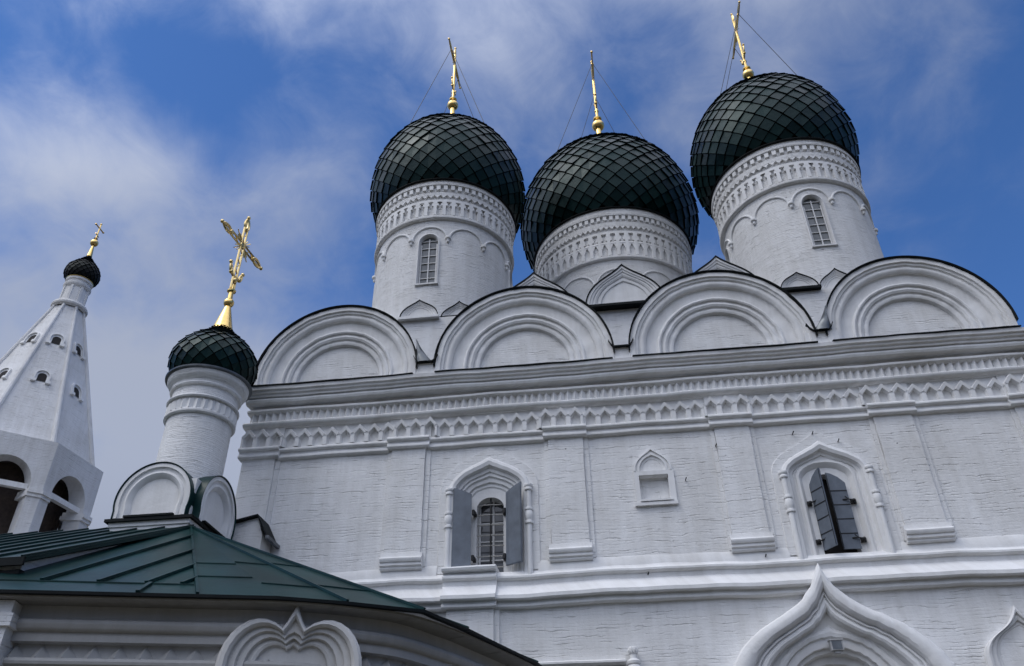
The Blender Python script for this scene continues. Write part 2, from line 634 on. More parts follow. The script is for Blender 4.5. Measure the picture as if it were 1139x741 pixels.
def portal_orders():
    # half width, spring z, apex z, tip, y
    raw = [(1.88, 6.38, .38, 0.00), (1.88, 6.38, .38, -0.235), (1.85, 6.345, .38, -0.275), (1.79, 6.27, .375, -0.305), (1.71, 6.17, .36, -0.315), (1.62, 6.05, .345, -0.30), (1.56, 5.97, .33, -0.265), (1.53, 5.93, .325, -0.215),
           (1.525, 5.92, .32, -0.165), (1.50, 5.885, .315, -0.165), (1.495, 5.88, .315, -0.20), (1.465, 5.84, .31, -0.20), (1.46, 5.83, .31, -0.15), (1.44, 5.80, .30, -0.155), (1.41, 5.755, .30, -0.185), (1.36, 5.69, .285, -0.19), (1.31, 5.62, .27, -0.165), (1.285, 5.585, .26, -0.12),
           (1.27, 5.56, .25, -0.03), (1.20, 5.45, .20, -0.02), (1.14, 5.36, .10, -0.01), (1.12, 5.32, .06, -0.03), (1.07, 5.25, .03, -0.045), (1.02, 5.18, .01, -0.03), (1.0, 5.15, 0.0, 0.02),
           (0.90, 5.02, 0.0, 0.03), (0.885, 5.0, 0.0, 0.10), (0.84, 4.94, 0.0, 0.11), (0.82, 4.91, 0.0, 0.22), (0.72, 4.79, 0.0, 0.23), (0.70, 4.76, 0.0, 0.30)]
    return [(w * 1.02, 4.05, za, tip * 0.86, y) for w, za, tip, y in raw]


c = MB()
c.prism_xz([(x - 0.55, z) for x, z in arch(1.31, 0.4, 4.05, 5.60, 0.21, 20, PX, 10)], -0.5, 0.6)
cuts.append(c)
cut(body, cuts)


def cpart(name, mb, mat, parent=church, loc=(0, 0, 0), smooth=35):
    return part(name, mb, mat, parent, loc, smooth)


# the right window's interior darkness is put into the colour of a flat pane

# --- lower string course
PIL = [(-7.70, -6.98), (-4.43, -3.71), (-1.15, -0.43), (2.22, 2.90), (5.32, 6.05), (7.98, 8.80)]
b = MB()
LP = (-3.20, -2.22)       # ressaut of the lower pilaster under the left window


def lower_string(b, x0, x1, p, seed):
    b.sweep_x([(0.05, 6.615), (-0.03 - p, 6.60), (-0.06 - p, 6.545), (-0.095 - p, 6.53), (-0.12 - p, 6.50), (-0.12 - p, 6.465), (-0.09 - p, 6.44),
               (-0.045 - p, 6.43), (-0.045 - p, 6.335), (-0.20 - p, 6.135), (-0.225 - p, 6.12), (-0.225 - p, 6.055), (-0.21 - p, 6.04), (-0.10 - p, 6.035),
               (-0.10 - p, 5.99), (-0.12 - p, 5.97), (-0.12 - p, 5.935), (-0.095 - p, 5.915), (0.05, 5.91)], x0, x1, 0.2, 0.018, seed)


lower_string(b, X0 - 0.1, LP[0], 0, 0.3)
lower_string(b, LP[0] - 0.02, LP[1] + 0.02, 0.09, 0.9)
lower_string(b, LP[1], X1 + 0.1, 0, 1.1)
cpart('string_course', b, M_TRIM)
for k, (xa, xb) in enumerate(((X0 - 0.03, W1X - 1.0), (W1X + 0.95, W2X - 0.98), (W2X + 0.98, X1 + 0.03))):
    b = MB()
    b.sweep_x([(0.05, 6.79), (-0.004, 6.775), (-0.014, 6.755), (-0.04, 6.605), (-0.04, 6.53), (0.05, 6.53)], xa, xb, 0.2, 0.014, k * 2.0)
    cpart('weathering', b, M_TRIM)
# low skirting slab between string and wall (weathered slope seen above the string)
b = MB()
b.box(LP[0] + 0.06, LP[1] - 0.04, -0.10, 0.01, 0.3, 5.92)
b.box(LP[1] - 0.04, LP[1] + 0.06, -0.05, 0.01, 0.3, 5.92)
cpart('lower_pilaster', b, M_WALL)


# --- pilasters with capitals and bases
def band_prof(p):
    return [(0.05, 9.545), (-0.06 - p, 9.54), (-0.115 - p, 9.53), (-0.135 - p, 9.505), (-0.135 - p, 9.475), (-0.11 - p, 9.45), (-0.06 - p, 9.445),
            (-0.06 - p, 9.385), (-0.085 - p, 9.375), (-0.095 - p, 9.35), (-0.09 - p, 9.32), (-0.065 - p, 9.298), (-0.0, 9.29), (0.05, 9.29)]


for i, (a, c_) in enumerate(PIL):
    b = MB()
    n = 16
    rows = []
    for q in range(n + 1):
        z = 6.90 + (9.30 - 6.90) * q / n
        j = 0.008 * wav(z * 2, i)
        rows.append([(a + j, 0.02, z), (a + j, -0.075, z), (c_ + j, -0.075, z), (c_ + j, 0.02, z)])
    b.grid(rows)
    pil = cpart('pilaster', b, M_WALL, smooth=20)
    b = MB()
    b.box(c_ + 0.002, c_ + 0.105, -0.028, 0.02, 6.78, 9.30)
    cpart('pilaster_strip', b, M_WALL, pil, smooth=20)
    if i:
        b = MB()
        b.box(a - 0.085, a - 0.002, -0.028, 0.02, 6.78, 9.30)
        cpart('pilaster_strip', b, M_WALL, pil, smooth=20)
    b = MB()
    b.sweep_x(band_prof(0.075), a - 0.09, c_ + 0.09, 0.2, 0.008, i * 1.7)
    cpart('capital', b, M_TRIM, pil)
    b = MB()
    b.sweep_x([(0.03, 7.06), (-0.09, 7.05), (-0.10, 6.965), (-0.145, 6.955), (-0.165, 6.93), (-0.165, 6.90), (-0.145, 6.865), (-0.115, 6.855), (-0.12, 6.835),
               (-0.12, 6.80), (-0.105, 6.785), (-0.085, 6.78), (-0.085, 6.745), (-0.07, 6.725), (0.03, 6.72)], a - 0.05, c_ + 0.05, 0.2, 0.008, i)
    cpart('base', b, M_TRIM, pil)

# --- capital band between the pilasters
b = MB()
segs = [(X0, PIL[0][0])] + [(PIL[i][1], PIL[i + 1][0]) for i in range(5)] + [(PIL[5][1], X1)]
for i, (a, c_) in enumerate(segs):
    dz = (-0.02, -0.035, -0.03, 0.0, -0.01, 0.0, 0.0)[i]
    b.sweep_x([(y, z + dz) for y, z in band_prof(0.0)], a + 0.06, c_ - 0.06, 0.2, 0.012, i * 2.1 + 0.4)
cpart('capital_band', b, M_TRIM)

# --- frieze of little pointed niches
b = MB()
b.box(X0 + 0.02, X1 - 0.02, -0.02, 0.04, 9.50, 10.08)
for a, c_ in PIL:
    b.box(max(X0 - 0.02, a - 0.1), min(X1 + 0.02, c_ + 0.1), -0.06, 0.03, 9.505, 10.03)
pitch = 0.308
k = 0
x = X0 - 0.03
while x < X1 - 0.1:
    onp = any(a - 0.10 < x + pitch / 2 < c_ + 0.10 for a, c_ in PIL)
    p = 0.055 if onp else 0.0
    zo = 0.035 if onp else 0.0
    zo += 0.012 * wav(x * 3, 2.0)
    zb = 9.52
    w = pitch
    lw = 0.045
    jx = RND.uniform(-0.008, 0.008)
    za, zs = 9.905 + zo, 9.765 + zo
    for sgn, xx in ((1, x), (-1, x + w)):
        # legs, splayed inwards so that their flanks catch the light
        x_in = xx + sgn * lw
        b.add([(xx, -0.115 - p, zb), (x_in, -0.115 - p, zb), (x_in + sgn * 0.028, 0.0 if not p else -0.05, zb),
               (xx, -0.115 - p, zs), (x_in, -0.115 - p, zs), (x_in + sgn * 0.028, 0.0 if not p else -0.05, zs), (xx, 0.0, zb), (xx, 0.0, zs)],
              [(0, 1, 4, 3), (1, 2, 5, 4), (0, 3, 7, 6), (3, 4, 5, 7)])
        # gable arms of the niche head
        mx = x + w / 2 + jx
        y0, y1 = -0.135 - p, 0.0
        A = (xx, zs - 0.012)
        B = (mx, za + 0.03)
        A2 = (x_in, zs - 0.045)
        B2 = (mx, za - 0.062)
        vs = [(A[0], y0, A[1]), (B[0], y0, B[1]), (B2[0], y0 + 0.012, B2[1]), (A2[0], y0 + 0.012, A2[1]),
              (A[0], y1, A[1] + 0.03), (B[0], y1, B[1] + 0.05), (B2[0], y1, B2[1] - 0.035), (A2[0] + sgn * 0.02, y1, A2[1] - 0.03)]
        b.add(vs, [(0, 1, 2, 3), (0, 4, 5, 1), (3, 2, 6, 7), (0, 3, 7, 4)])
    x += pitch
    k += 1
cpart('niche_frieze', b, M_TRIM, smooth=20)

# --- sawtooth course between two string mouldings
b = MB()
b.box(X0 + 0.05, X1 - 0.05, -0.075, 0.04, 10.02, 10.62)
x = X0 + 0.06
while x < X1 - 0.15:
    w = 0.152 + RND.uniform(-0.006, 0.006)
    d = RND.uniform(-0.008, 0.008)
    b.add([(x, -0.07, 10.06), (x + w / 2 + d, -0.165, 10.06), (x + w, -0.07, 10.06), (x, -0.07, 10.42), (x + w / 2 + d, -0.165, 10.42), (x + w, -0.07, 10.42)],
          [(0, 1, 4, 3), (1, 2, 5, 4), (3, 4, 5)])
    x += w
cpart('sawtooth_course', b, M_TRIM, smooth=10)
b = MB()
b.sweep_x([(0, 10.155), (-0.12, 10.155), (-0.165, 10.14), (-0.185, 10.115), (-0.185, 10.08), (-0.165, 10.05), (-0.12, 10.03), (0, 10.025)], X0 - 0.06, X1 + 0.06, 0.2, 0.014, 4.2)
b.sweep_x([(0, 10.455), (-0.12, 10.455), (-0.18, 10.445), (-0.205, 10.42), (-0.205, 10.385), (-0.18, 10.362), (-0.12, 10.35), (0, 10.35)], X0 + 0.0, X1 - 0.0, 0.2, 0.014, 4.2)
cpart('frieze_moulding', b, M_TRIM)

# --- main cornice
b = MB()
b.sweep_x([(0.3, 10.56), (-0.15, 10.55), (-0.17, 10.535), (-0.235, 10.535), (-0.285, 10.565), (-0.305, 10.61), (-0.29, 10.66), (-0.25, 10.675), (-0.33, 10.685), (-0.335, 10.735),
           (-0.35, 10.74), (-0.385, 10.75), (-0.395, 10.80), (-0.44, 10.81), (-0.445, 10.865), (-0.45, 10.885), (0.3, 10.95)], X0 - 0.04, X1 + 0.04, 0.18, 0.014, 6.1)
cpart('cornice', b, M_TRIM)
GAB = [(-5.83, 1.86), (-1.59, 1.95), (2.65, 1.93), (6.685, 1.86)]
b = MB()
for i, (gx, gr) in enumerate(GAB):
    n = 14
    rows = []
    for q in range(n + 1):
        x = gx - gr * 0.985 + 2 * gr * 0.985 * q / n
        dz = 0.012 * wav(x, 6.1) + 0.006 * wav(x * 2.3, 1.0)
        rows.append([(x, -0.475, 10.893 + dz), (x, -0.475, 10.917 + dz), (x, 0.1, 11.02 + dz), (x, 0.1, 10.985 + dz)])
    b.grid(rows, cv=True)
    b.poly(rows[0])
    b.poly(rows[-1][::-1])
cpart('cornice_flashing', b, M_EDGE, smooth=20)

# --- semicircular gables (zakomaras)
ZC = 11.12
for i, (gx, gr) in enumerate(GAB):
    b = MB()
    n = 44
    prof = [(1.0, 0.02), (1.0, -0.33), (0.944, -0.335), (0.938, -0.295), (0.912, -0.29), (0.906, -0.25), (0.892, -0.245), (0.886, -0.265), (0.868, -0.275), (0.845, -0.262),
            (0.825, -0.225), (0.82, -0.165), (0.805, -0.155), (0.70, -0.15), (0.692, -0.18), (0.675, -0.195), (0.66, -0.18), (0.654, -0.125), (0.642, -0.12), (0.636, -0.145),
            (0.61, -0.155), (0.585, -0.13), (0.578, -0.085), (0.565, -0.08), (0.56, -0.10), (0.54, -0.105), (0.518, -0.085), (0.51, -0.04), (0.505, 0.0)]
    rows = []
    zlow = 10.90
    for q in range(n + 1):
        a = pi * q / n
        row = []
        jr, jy = RND.uniform(-0.0035, 0.0035), RND.uniform(-0.007, 0.007)
        for r, y in prof:
            rr = gr * r * (1 + 0.004 * wav(a * 5, i * 2.2 + r * 2) + jr)
            row.append((-rr * cos(a), y + 0.004 * wav(a * 7, i) + jy, ZC + rr * sin(a)))
        rows.append(row)
    rows = [[(p[0], p[1], zlow) for p in rows[0]]] + rows + [[(p[0], p[1], zlow) for p in rows[-1]]]
    b.grid(rows)
    zk = cpart('round_gable', b, M_TRIM, church, (gx, 0, 0))
    t = MB()
    t.poly([(r[-1][0] * 1.012, -0.002, r[-1][2]) for r in rows])
    for r_ in t.v:
        pass
    cpart('tympanum', t, M_WALL, zk, (gx, 0, 0), smooth=0)
    # metal barrel roof with a thin dark edge
    m = MB()
    rr0 = gr * 1.0
    rows = []
    for q in range(n + 1):
        a = pi * q / n
        e = 0.035
        rows.append([(-(rr0 + 0.004) * cos(a), -0.37, ZC + (rr0 + 0.004) * sin(a)), (-(rr0 + e) * cos(a), -0.385, ZC + (rr0 + e) * sin(a)),
                     (-(rr0 + e) * cos(a), 2.45, ZC + (rr0 + e) * sin(a)), (-(rr0 + 0.004) * cos(a), 2.45, ZC + (rr0 + 0.004) * sin(a))])
    m.grid(rows, cv=True)
    cpart('gable_roof', m, M_EDGE, zk, (gx, 0, 0))

# roof deck behind the gables
b = MB()
b.box(X0 + 0.1, X1 - 0.1, 0.05, 15.4, 10.9, 11.25)
b.box(X0 + 0.3, X1 - 0.3, 2.45, 15.2, 11.25, 12.6)
cpart('roof_deck', b, M_EDGE, smooth=0)

# valley spouts between the gables
for i, x in enumerate(((GAB[0][0] + GAB[0][1] + GAB[1][0] - GAB[1][1]) / 2, (GAB[1][0] + GAB[1][1] + GAB[2][0] - GAB[2][1]) / 2, (GAB[2][0] + GAB[2][1] + GAB[3][0] - GAB[3][1]) / 2)):
    hw = 0.24
    b = MB()
    pts = [(-hw - 0.03, 11.42), (-hw + 0.02, 11.31), (-hw + 0.08, 11.25), (hw - 0.08, 11.25), (hw - 0.02, 11.31), (hw + 0.03, 11.42)]
    bk = MB()
    bk.box(x - hw - 0.1, x + hw + 0.1, -0.31, 0.1, 10.88, 11.245)
    cpart('valley_block', bk, M_TRIM, smooth=0)
    rows = [[(px, y, pz + dz) for px, pz in pts] + [(px, y, pz + dz + 0.03) for px, pz in pts[::-1]] for y, dz in ((-0.40, -0.02), (-0.2, 0.0), (0.5, 0.06))]
    b.grid(rows, cv=True)
    b.poly(rows[0])
    sp = cpart('valley_spout', b, M_EDGE, church, (x, 0, 0), smooth=20)
    if i != 1:
        sg = 1 if i == 2 else -1
        b = MB()
        # a flared sheet tongue climbing one flank of the valley
        rows = []
        for q in range(9):
            t = q / 8
            z = 11.26 + 0.62 * t
            xc = sg * (0.04 + 0.20 * t ** 0.8)
            w = 0.18 * (1 - t) ** 1.4 + 0.012
            yy = -0.40 + 0.04 * t
            rows.append([(xc - w, yy + 0.06, z), (xc - w * 0.4, yy - 0.03, z - 0.02), (xc + w * 0.4, yy - 0.03, z - 0.02), (xc + w, yy + 0.06, z)])
        b.grid(rows)
        cpart('spout_tongue', b, M_ZINC, sp, (x, 0, 0), smooth=50)


# --- ogee gablets (kokoshniks)
def kokoshnik(parent, loc, w, h, tip, depth, name='gablet', ledge=True, edge=0.02, n=16, ledgemat=None):
    b = MB()
    fr = [(1.0, 0.0), (1.0, -0.14), (0.93, -0.145), (0.92, -0.115), (0.86, -0.11), (0.85, -0.075), (0.80, -0.085), (0.75, -0.06), (0.74, -0.03), (0.68, -0.04), (0.64, -0.03), (0.63, 0.0)]
    sc = w / 1.0
    rows = []
    for f_, y in fr:
        o = arch(w * f_, 0, 0, h * (1 - (1 - f_) * 0.95), tip * (0.4 + 0.6 * (f_ - 0.63) / 0.37), n, 0, 6, leg=False)
        rows.append((o, y * min(1, sc)))
    loft(b, rows)
    k = part(name, b, M_TRIM, parent, loc, 30)
    m = MB()
    o = arch(w + 0.004, 0, 0, h + 0.004, tip, n, 0, 6, leg=False)
    o2 = arch(w + edge, 0, 0, h + edge * 1.5, tip, n, 0, 6, leg=False)
    yf = -0.15 * min(1, sc) - 0.02
    m.grid([[(x, yf, z) for x, z in o], [(x, yf, z) for x, z in o2], [(x, depth, z) for x, z in o2], [(x, depth, z) for x, z in o]], cu=True)
    part('gablet_roof', m, M_EDGE, k, loc, 30)
    if ledge:
        l = MB()
        l.box(-w - 0.05, w + 0.05, -0.2 * min(1, sc) - 0.04, 0.05, -0.075, -0.002)
        part('ledge', l, ledgemat or M_EDGE, k, loc, 0)
    return k


# plinths under the drums
b = MB()
b.box(-6.75, -2.75, 1.6, 6.4, 10.95, 13.88)
pl1 = cpart('drum_plinth', b, M_WALL, church, (0, 0, 0), smooth=0)
b = MB()
b.box(4.0, 8.3, 1.6, 6.4, 10.95, 13.76)
pl3 = cpart('drum_plinth', b, M_WALL, church, (0, 0, 0), smooth=0)
b = MB()
b.box(-2.735, 3.98, 2.5, 13.2, 10.96, 14.32)
plc = cpart('drum_plinth', b, M_WALL, church, (0, 0, 0), smooth=0)
kokoshnik(church, (-4.49, 1.6, 13.90), 0.49, 0.52, 0.22, 0.6, ledgemat=M_TRIM)
kokoshnik(church, (-3.46, 1.75, 13.93), 0.46, 0.45, 0.30, 0.5)
kokoshnik(church, (5.10, 1.6, 13.79), 0.44, 0.46, 0.22, 0.6)
kokoshnik(church, (6.08, 1.75, 13.76), 0.48, 0.62, 0.25, 0.5, ledge=False)
for cx in (-1.54, 0.87, 3.40):
    kokoshnik(church, (cx, 2.5, 14.36), 1.03, 1.30, 0.24, 2.4, edge=0.03)


# --- drums and onion domes
def tile_dome(prof, nt, aspect, lift, seed, rmin):
    """overlapping lozenge tiles on a surface of revolution; prof: spline points (r, z)"""
    P = spline(prof, 10)
    L = [0.0]
    for i in range(1, len(P)):
        L.append(L[-1] + hypot(P[i][0] - P[i - 1][0], P[i][1] - P[i - 1][1]))

    def at(s):
        s = max(0, min(L[-1], s))
        lo = 0
        for i in range(1, len(L)):
            if L[i] >= s:
                lo = i - 1
                break
        t = (s - L[lo]) / max(1e-9, L[lo + 1] - L[lo])
        r = P[lo][0] + (P[lo + 1][0] - P[lo][0]) * t
        z = P[lo][1] + (P[lo + 1][1] - P[lo][1]) * t
        dr, dz = P[lo + 1][0] - P[lo][0], P[lo + 1][1] - P[lo][1]
        n = hypot(dr, dz)
        return r, z, dz / n, -dr / n

    rg = random.Random(seed)
    st = [0.0]
    while st[-1] < L[-1]:
        r = at(st[-1])[0]
        if r < rmin and len(st) > 6:
            break
        st.append(st[-1] + 0.5 * aspect * 2 * pi * max(r, rmin) / nt)
    b = MB()
    b.lathe([(max(0.01, r - lift * 0.9), z) for r, z in P], nt * 2)
    b.slots = [1] * len(b.f)
    da = pi / nt
    for k in range(len(st) - 2):
        sb, sm, s2 = st[k], st[k + 1], st[k + 2]
        for j in range(nt):
            a = (2 * j + (k % 2)) * da

            def pt(s, ang, off):
                r, z, nr, nz = at(s)
                return ((r + nr * off) * cos(ang), (r + nr * off) * sin(ang), z + nz * off)
            e = lift * 0.30
            jb, jl, jr, jt = (rg.uniform(-e, e) for _ in range(4))
            g_ = 0.085
            B = pt(sb + (sm - sb) * g_, a, lift * 1.15 + jb)
            Lf = pt(sm, a - da * (1 - g_), lift * 0.62 + jl)
            Rt = pt(sm, a + da * (1 - g_), lift * 0.62 + jr)
            T = pt(s2, a, -lift * 0.15 + jt * 0.5)
            B2 = pt(sb + (sm - sb) * g_, a, -lift)
            L2 = pt(sm, a - da * (1 - g_), -lift)
            R2 = pt(sm, a + da * (1 - g_), -lift)
            b.add([B, Rt, T, Lf, B2, R2, L2], [(0, 1, 2, 3), (0, 4, 5, 1), (3, 6, 4, 0)])
            b.slots += [0, 1, 1]
    return b


def cross_mesh(h, arm, zc, rod, gap, yawdir, solid=False):
    """openwork gilded cross: h total height above the collar, arms along +-Y at height zc"""
    b = MB()

    def rods(p, q, off):
        p, q = Vector(p), Vector(q)
        if solid:
            b.tube([p, q], rod * 1.9, 8)
        for s in (-1, 1):
            o = Vector(off) * s
            b.tube([p + o, q + o], rod, 6)
        n = max(2, int((q - p).length / (gap * 2.4)))
        for i in range(n):
            u, v = i / n, (i + 1) / n
            o = Vector(off) * (1 if i % 2 else -1)
            b.tube([p.lerp(q, u) + o, p.lerp(q, v) - o], rod * 0.6, 4)

    rods((0, 0, 0), (0, 0, h * 0.86), (0, gap, 0))
    rods((0, -arm * 0.80, zc), (0, arm * 0.80, zc), (0, 0, gap))
    # leaf-shaped openwork ends
    def leaf(c, d, ln, wd):
        c, d = Vector(c), Vector(d)
        sdv = Vector((1, 0, 0)).cross(d)
        for s in (1.0, 0.5):
            pts = []
            for i in range(14):
                t = 2 * pi * i / 14
                l = 0.5 - 0.5 * cos(t)
                pts.append(c + d * ln * l + sdv * wd * s * sin(t) * (1 - 0.45 * l))
            b.tube(pts, rod * 1.0, 6, closed=True)
        b.ball(c + d * (ln + rod * 2), rod * 1.9, 8, 6)
        b.ball(c, rod * 2.2, 8, 6)
    ll = h * 0.15
    leaf((0, 0, h * 0.85), (0, 0, 1), ll, gap * 1.9)
    leaf((0, arm * 0.79, zc), (0, 1, 0), ll, gap * 1.9)
    leaf((0, -arm * 0.79, zc), (0, -1, 0), ll, gap * 1.9)
    # centre boss and rays
    b.lathe([(0.001, -gap * 0.7), (gap * 1.3, -gap * 0.5), (gap * 1.6, 0), (gap * 1.3, gap * 0.5), (0.001, gap * 0.7)], 14)
    n0 = len(b.v) - 14 * 5
    for i in range(n0, len(b.v)):
        x, y, z = b.v[i]
        b.v[i] = (z, y, x + zc)
    for k in range(4):
        for da_ in (-0.22, 0, 0.22):
            a = pi / 4 + k * pi / 2 + da_
            r1_, r2_ = gap * 1.4, arm * (0.62 if da_ == 0 else 0.46)
            b.tube([(0, r1_ * cos(a), zc + r1_ * sin(a)), (0, r2_ * cos(a), zc + r2_ * sin(a))], [rod * 0.8, rod * 0.5], 5)
    # crescent at the foot
    for s, rr in ((1, 0.30), (1, 0.22)):
        pts = []
        for i in range(13):
            a = -pi * 0.5 + (i / 12 - 0.5) * pi * 1.15
            pts.append((0, rr * arm * 1.0 * cos(a), h * 0.13 + rr * arm * (1 + 0.55 * sin(a)) * 0.9))
        b.tube(pts, rod * 1.2, 6)
    for s in (-1, 1):
        leaf((0, s * arm * 0.27, h * 0.13 + 0.18 * arm), (0, s * 0.35, 0.94), h * 0.09, gap * 0.8)
    b.ball((0, 0, h * 0.12), gap * 1.2, 10, 8)
    return b


_zm, _b = 1.35, 2.9
_bl = _zm / sqrt(1 - (2.1 / 2.5) ** 2)
DOME = [(2.51 * sqrt(1 - ((_zm - z) / _bl) ** 2), z) for z in (0, 0.45, 0.9)] + [(2.51 * cos(radians(t)), _zm + _b * sin(radians(t))) for t in (0, 15, 30, 45, 58, 68, 76)] + \
    [(0.34, _zm + _b * 1.06), (0.2, _zm + _b * 1.15), (0.12, _zm + _b * 1.3)]


def drum(cx, cy, R, zb, zt, zs, v, s, ball_z, cross_top, wins, extra, seed, ax):
    """R radius of shaft; zt top rim; zs: dict of ring heights"""
    z_str = zs['torus']
    b = MB()
    prof = [(R + 0.02, zb - 0.5), (R, zb), (R, z_str - 0.13), (R + 0.06, z_str - 0.13), (R + 0.10, z_str - 0.10), (R + 0.11, z_str - 0.06), (R + 0.10, z_str - 0.02), (R + 0.06, z_str),
            (R + 0.01, z_str + 0.005), (R + 0.01, zs['tri'] - 0.22), (R + 0.02, zs['tri'] - 0.21), (R + 0.02, zs['tri']), (R + 0.09, zs['tri'] + 0.002), (R + 0.09, zs['dent'] - 0.02),
            (R + 0.04, zs['dent'] - 0.015), (R + 0.04, zs['dent'] + 0.22), (R + 0.15, zs['dent'] + 0.225), (R + 0.16, zs['dent'] + 0.30), (R + 0.13, zs['dent'] + 0.32),
            (R + 0.13, zt - 0.03), (R - 0.1, zt)]
    b.lathe(prof, 128)
    dr = part('drum', b, M_ROUND, church, (cx, cy, 0), 30)
    cutl = []
    wz0, wzs, wza, ww = wins
    for k in range(4):
        o = arch(ww + 0.02, wz0 - 0.02, wzs, wza + 0.02, 0, 10)
        c = MB()
        c.prism_xz(o, -R - 0.5, -R + 0.34)
        M = Matrix.Rotation(k * pi / 2, 3, 'Z')
        c.v = [tuple(M @ Vector(p)) for p in c.v]
        cutl.append(c)
    cut(dr, cutl)
    # rim sheet under the dome
    b = MB()
    b.lathe([(R + 0.05, zt - 0.035), (R + 0.19, zt - 0.045), (R + 0.205, zt - 0.02), (R + 0.19, zt + 0.01), (R - 0.15, zt + 0.06)], 96)
    part('rim_flashing', b, M_EDGE, dr, (cx, cy, 0), 30)
    # dentils
    nd = extra['nd']
    b = MB()
    z0_, z1_ = zs['dent'] + 0.045, zs['dent'] + 0.223
    rows = []
    for i in range(nd):
        for d, r in ((-0.55, 0.0), (-0.54, 1.0), (0.54, 1.0), (0.55, 0.0)):
            a = 2 * pi * i / nd + d * pi / nd
            ri, ro_ = R + 0.02, R + 0.045 + 0.085 * r
            rows.append([(q * cos(a), q * sin(a), z) for q, z in ((ri, z0_), (ro_, z0_), (ro_, z1_), (ri, z1_))])
    b.grid(rows, cu=True, cv=True)
    part('dentil_ring', b, M_TRIM, dr, (cx, cy, 0), 10)
    # row of small triangular teeth hanging from the upper band
    b = MB()
    nt_ = extra['ntri']
    for i in range(nt_):
        a = 2 * pi * i / nt_
        hw = pi / nt_ * 0.98
        z1_ = zs['tri'] + 0.003
        z0_ = zs['tri'] - 0.10
        r0_, r1_ = R + 0.015, R + 0.088
        b.add([(r0_ * cos(a - hw), r0_ * sin(a - hw), z1_), (r0_ * cos(a + hw), r0_ * sin(a + hw), z1_), (r1_ * cos(a - hw), r1_ * sin(a - hw), z1_), (r1_ * cos(a + hw), r1_ * sin(a + hw), z1_),
               (r1_ * cos(a), r1_ * sin(a), z0_), (r0_ * cos(a), r0_ * sin(a), z0_)], [(2, 3, 4), (0, 2, 4, 5), (1, 5, 4, 3)])
    part('tooth_row', b, M_TRIM, dr, (cx, cy, 0), 10)
    # blind arcade of narrow niches: raised piers with stepped heads
    b = MB()
    nn = extra['nn']
    za, zb_ = zs['nich'], z_str + 0.02
    for i in range(nn):
        a = 2 * pi * i / nn
        st = 2 * pi / nn
        for lo, hi, z0_, z1_ in ((-0.18, 0.18, zb_, za - 0.30 * (za - zb_)), (-0.36, 0.36, za - 0.33 * (za - zb_), za - 0.16 * (za - zb_)),
                                 (-0.24, 0.24, za - 0.18 * (za - zb_), za), (-0.5, 0.5, za - 0.02, za + 0.07)):
            r0_, r1_ = R, R + 0.085
            vs = [(r * cos(a + d * st), r * sin(a + d * st), z) for z in (z0_, z1_) for r, d in ((r0_, lo), (r1_, lo), (r1_, hi), (r0_, hi))]
            b.add(vs, [(0, 1, 2, 3), (7, 6, 5, 4), (0, 4, 5, 1), (1, 5, 6, 2), (2, 6, 7, 3)])
    if 'tri2' in extra:
        z1_ = extra['tri2']
        nq = extra['nn']
        for i in range(nq):
            a = 2 * pi * (i + 0.5) / nq
            hw = pi / nq
            r0_, r1_ = R, R + 0.075
            for sg in (-1, 1):
                aa, bb = a + sg * hw * 0.98, a + sg * hw * 0.12
                vs = [(r * cos(t), r * sin(t), z) for r in (r0_, r1_) for t, z in ((aa, z1_), (aa, z1_ - 0.26), (aa - sg * hw * 0.2, z1_ - 0.26), (bb, z1_))]
                b.add(vs, [(4, 5, 6, 7), (0, 4, 7, 3), (1, 2, 6, 5), (2, 3, 7, 6)])
        rr = [(R, z1_ + 0.10), (R + 0.07, z1_ + 0.10), (R + 0.085, z1_ + 0.05), (R + 0.07, z1_), (R, z1_)]
        b.lathe(rr, 96)
    part('niche_ring', b, M_TRIM, dr, (cx, cy, 0), 15)
    # arcature with pendants
    b = MB()
    na = 12
    zp, zt_ = zs['pend'], zs['arc']
    for i in range(na):
        ac = 2 * pi * i / na - pi / 2
        hw = pi / na
        pts = []
        for q in range(15):
            t = pi * q / 14
            aa = ac - hw * 0.93 * cos(t)
            z = zp + (zt_ - zp) * sin(t)
            pts.append(((R + 0.012) * cos(aa), (R + 0.012) * sin(aa), z))
        b.tube(pts, 0.033, 8)
        aa = ac + hw
        c = Vector(((R + 0.03) * cos(aa), (R + 0.03) * sin(aa), 0))
        b.lathe([(0.075, zp + 0.05), (0.088, zp + 0.01), (0.08, zp - 0.03), (0.045, zp - 0.045), (0.038, zp - 0.085), (0.046, zp - 0.11), (0.034, zp - 0.15), (0.012, zp - 0.165), (0.001, zp - 0.17)], 10, c=c)
    part('arcature', b, M_TRIM, dr, (cx, cy, 0), 40)
    # windows
    for k in range(4):
        M = Matrix.Rotation(k * pi / 2, 3, 'Z')

        def rot(mb):
            mb.v = [tuple(M @ Vector(p)) for p in mb.v]
            return mb
        yf = -sqrt(R * R - ww * ww)
        b = MB()
        rows = []
        for d, y in ((0.06, yf + 0.03), (0.06, -R - 0.025), (0.03, -R - 0.035), (0.005, -R + 0.0), (-0.012, -R + 0.10), (-0.012, -R + 0.20)):
            rows.append((arch(ww + d, wz0, wzs, wza + d, 0, 10), y))
        loft(b, rows, face=False)
        if k == 0:
            b.box(-ww - 0.07, ww + 0.07, -R - 0.05, yf + 0.05, wz0 - 0.035, wz0 + 0.008)
        wn = part('window', rot(b), M_FRAME, church, (cx, cy, 0), 30)
        b = MB()
        y = -R + 0.075
        wi = ww - 0.014
        H = wza - wz0
        b.box(-wi, wi, y, y + 0.03, wz0, wz0 + 0.05)
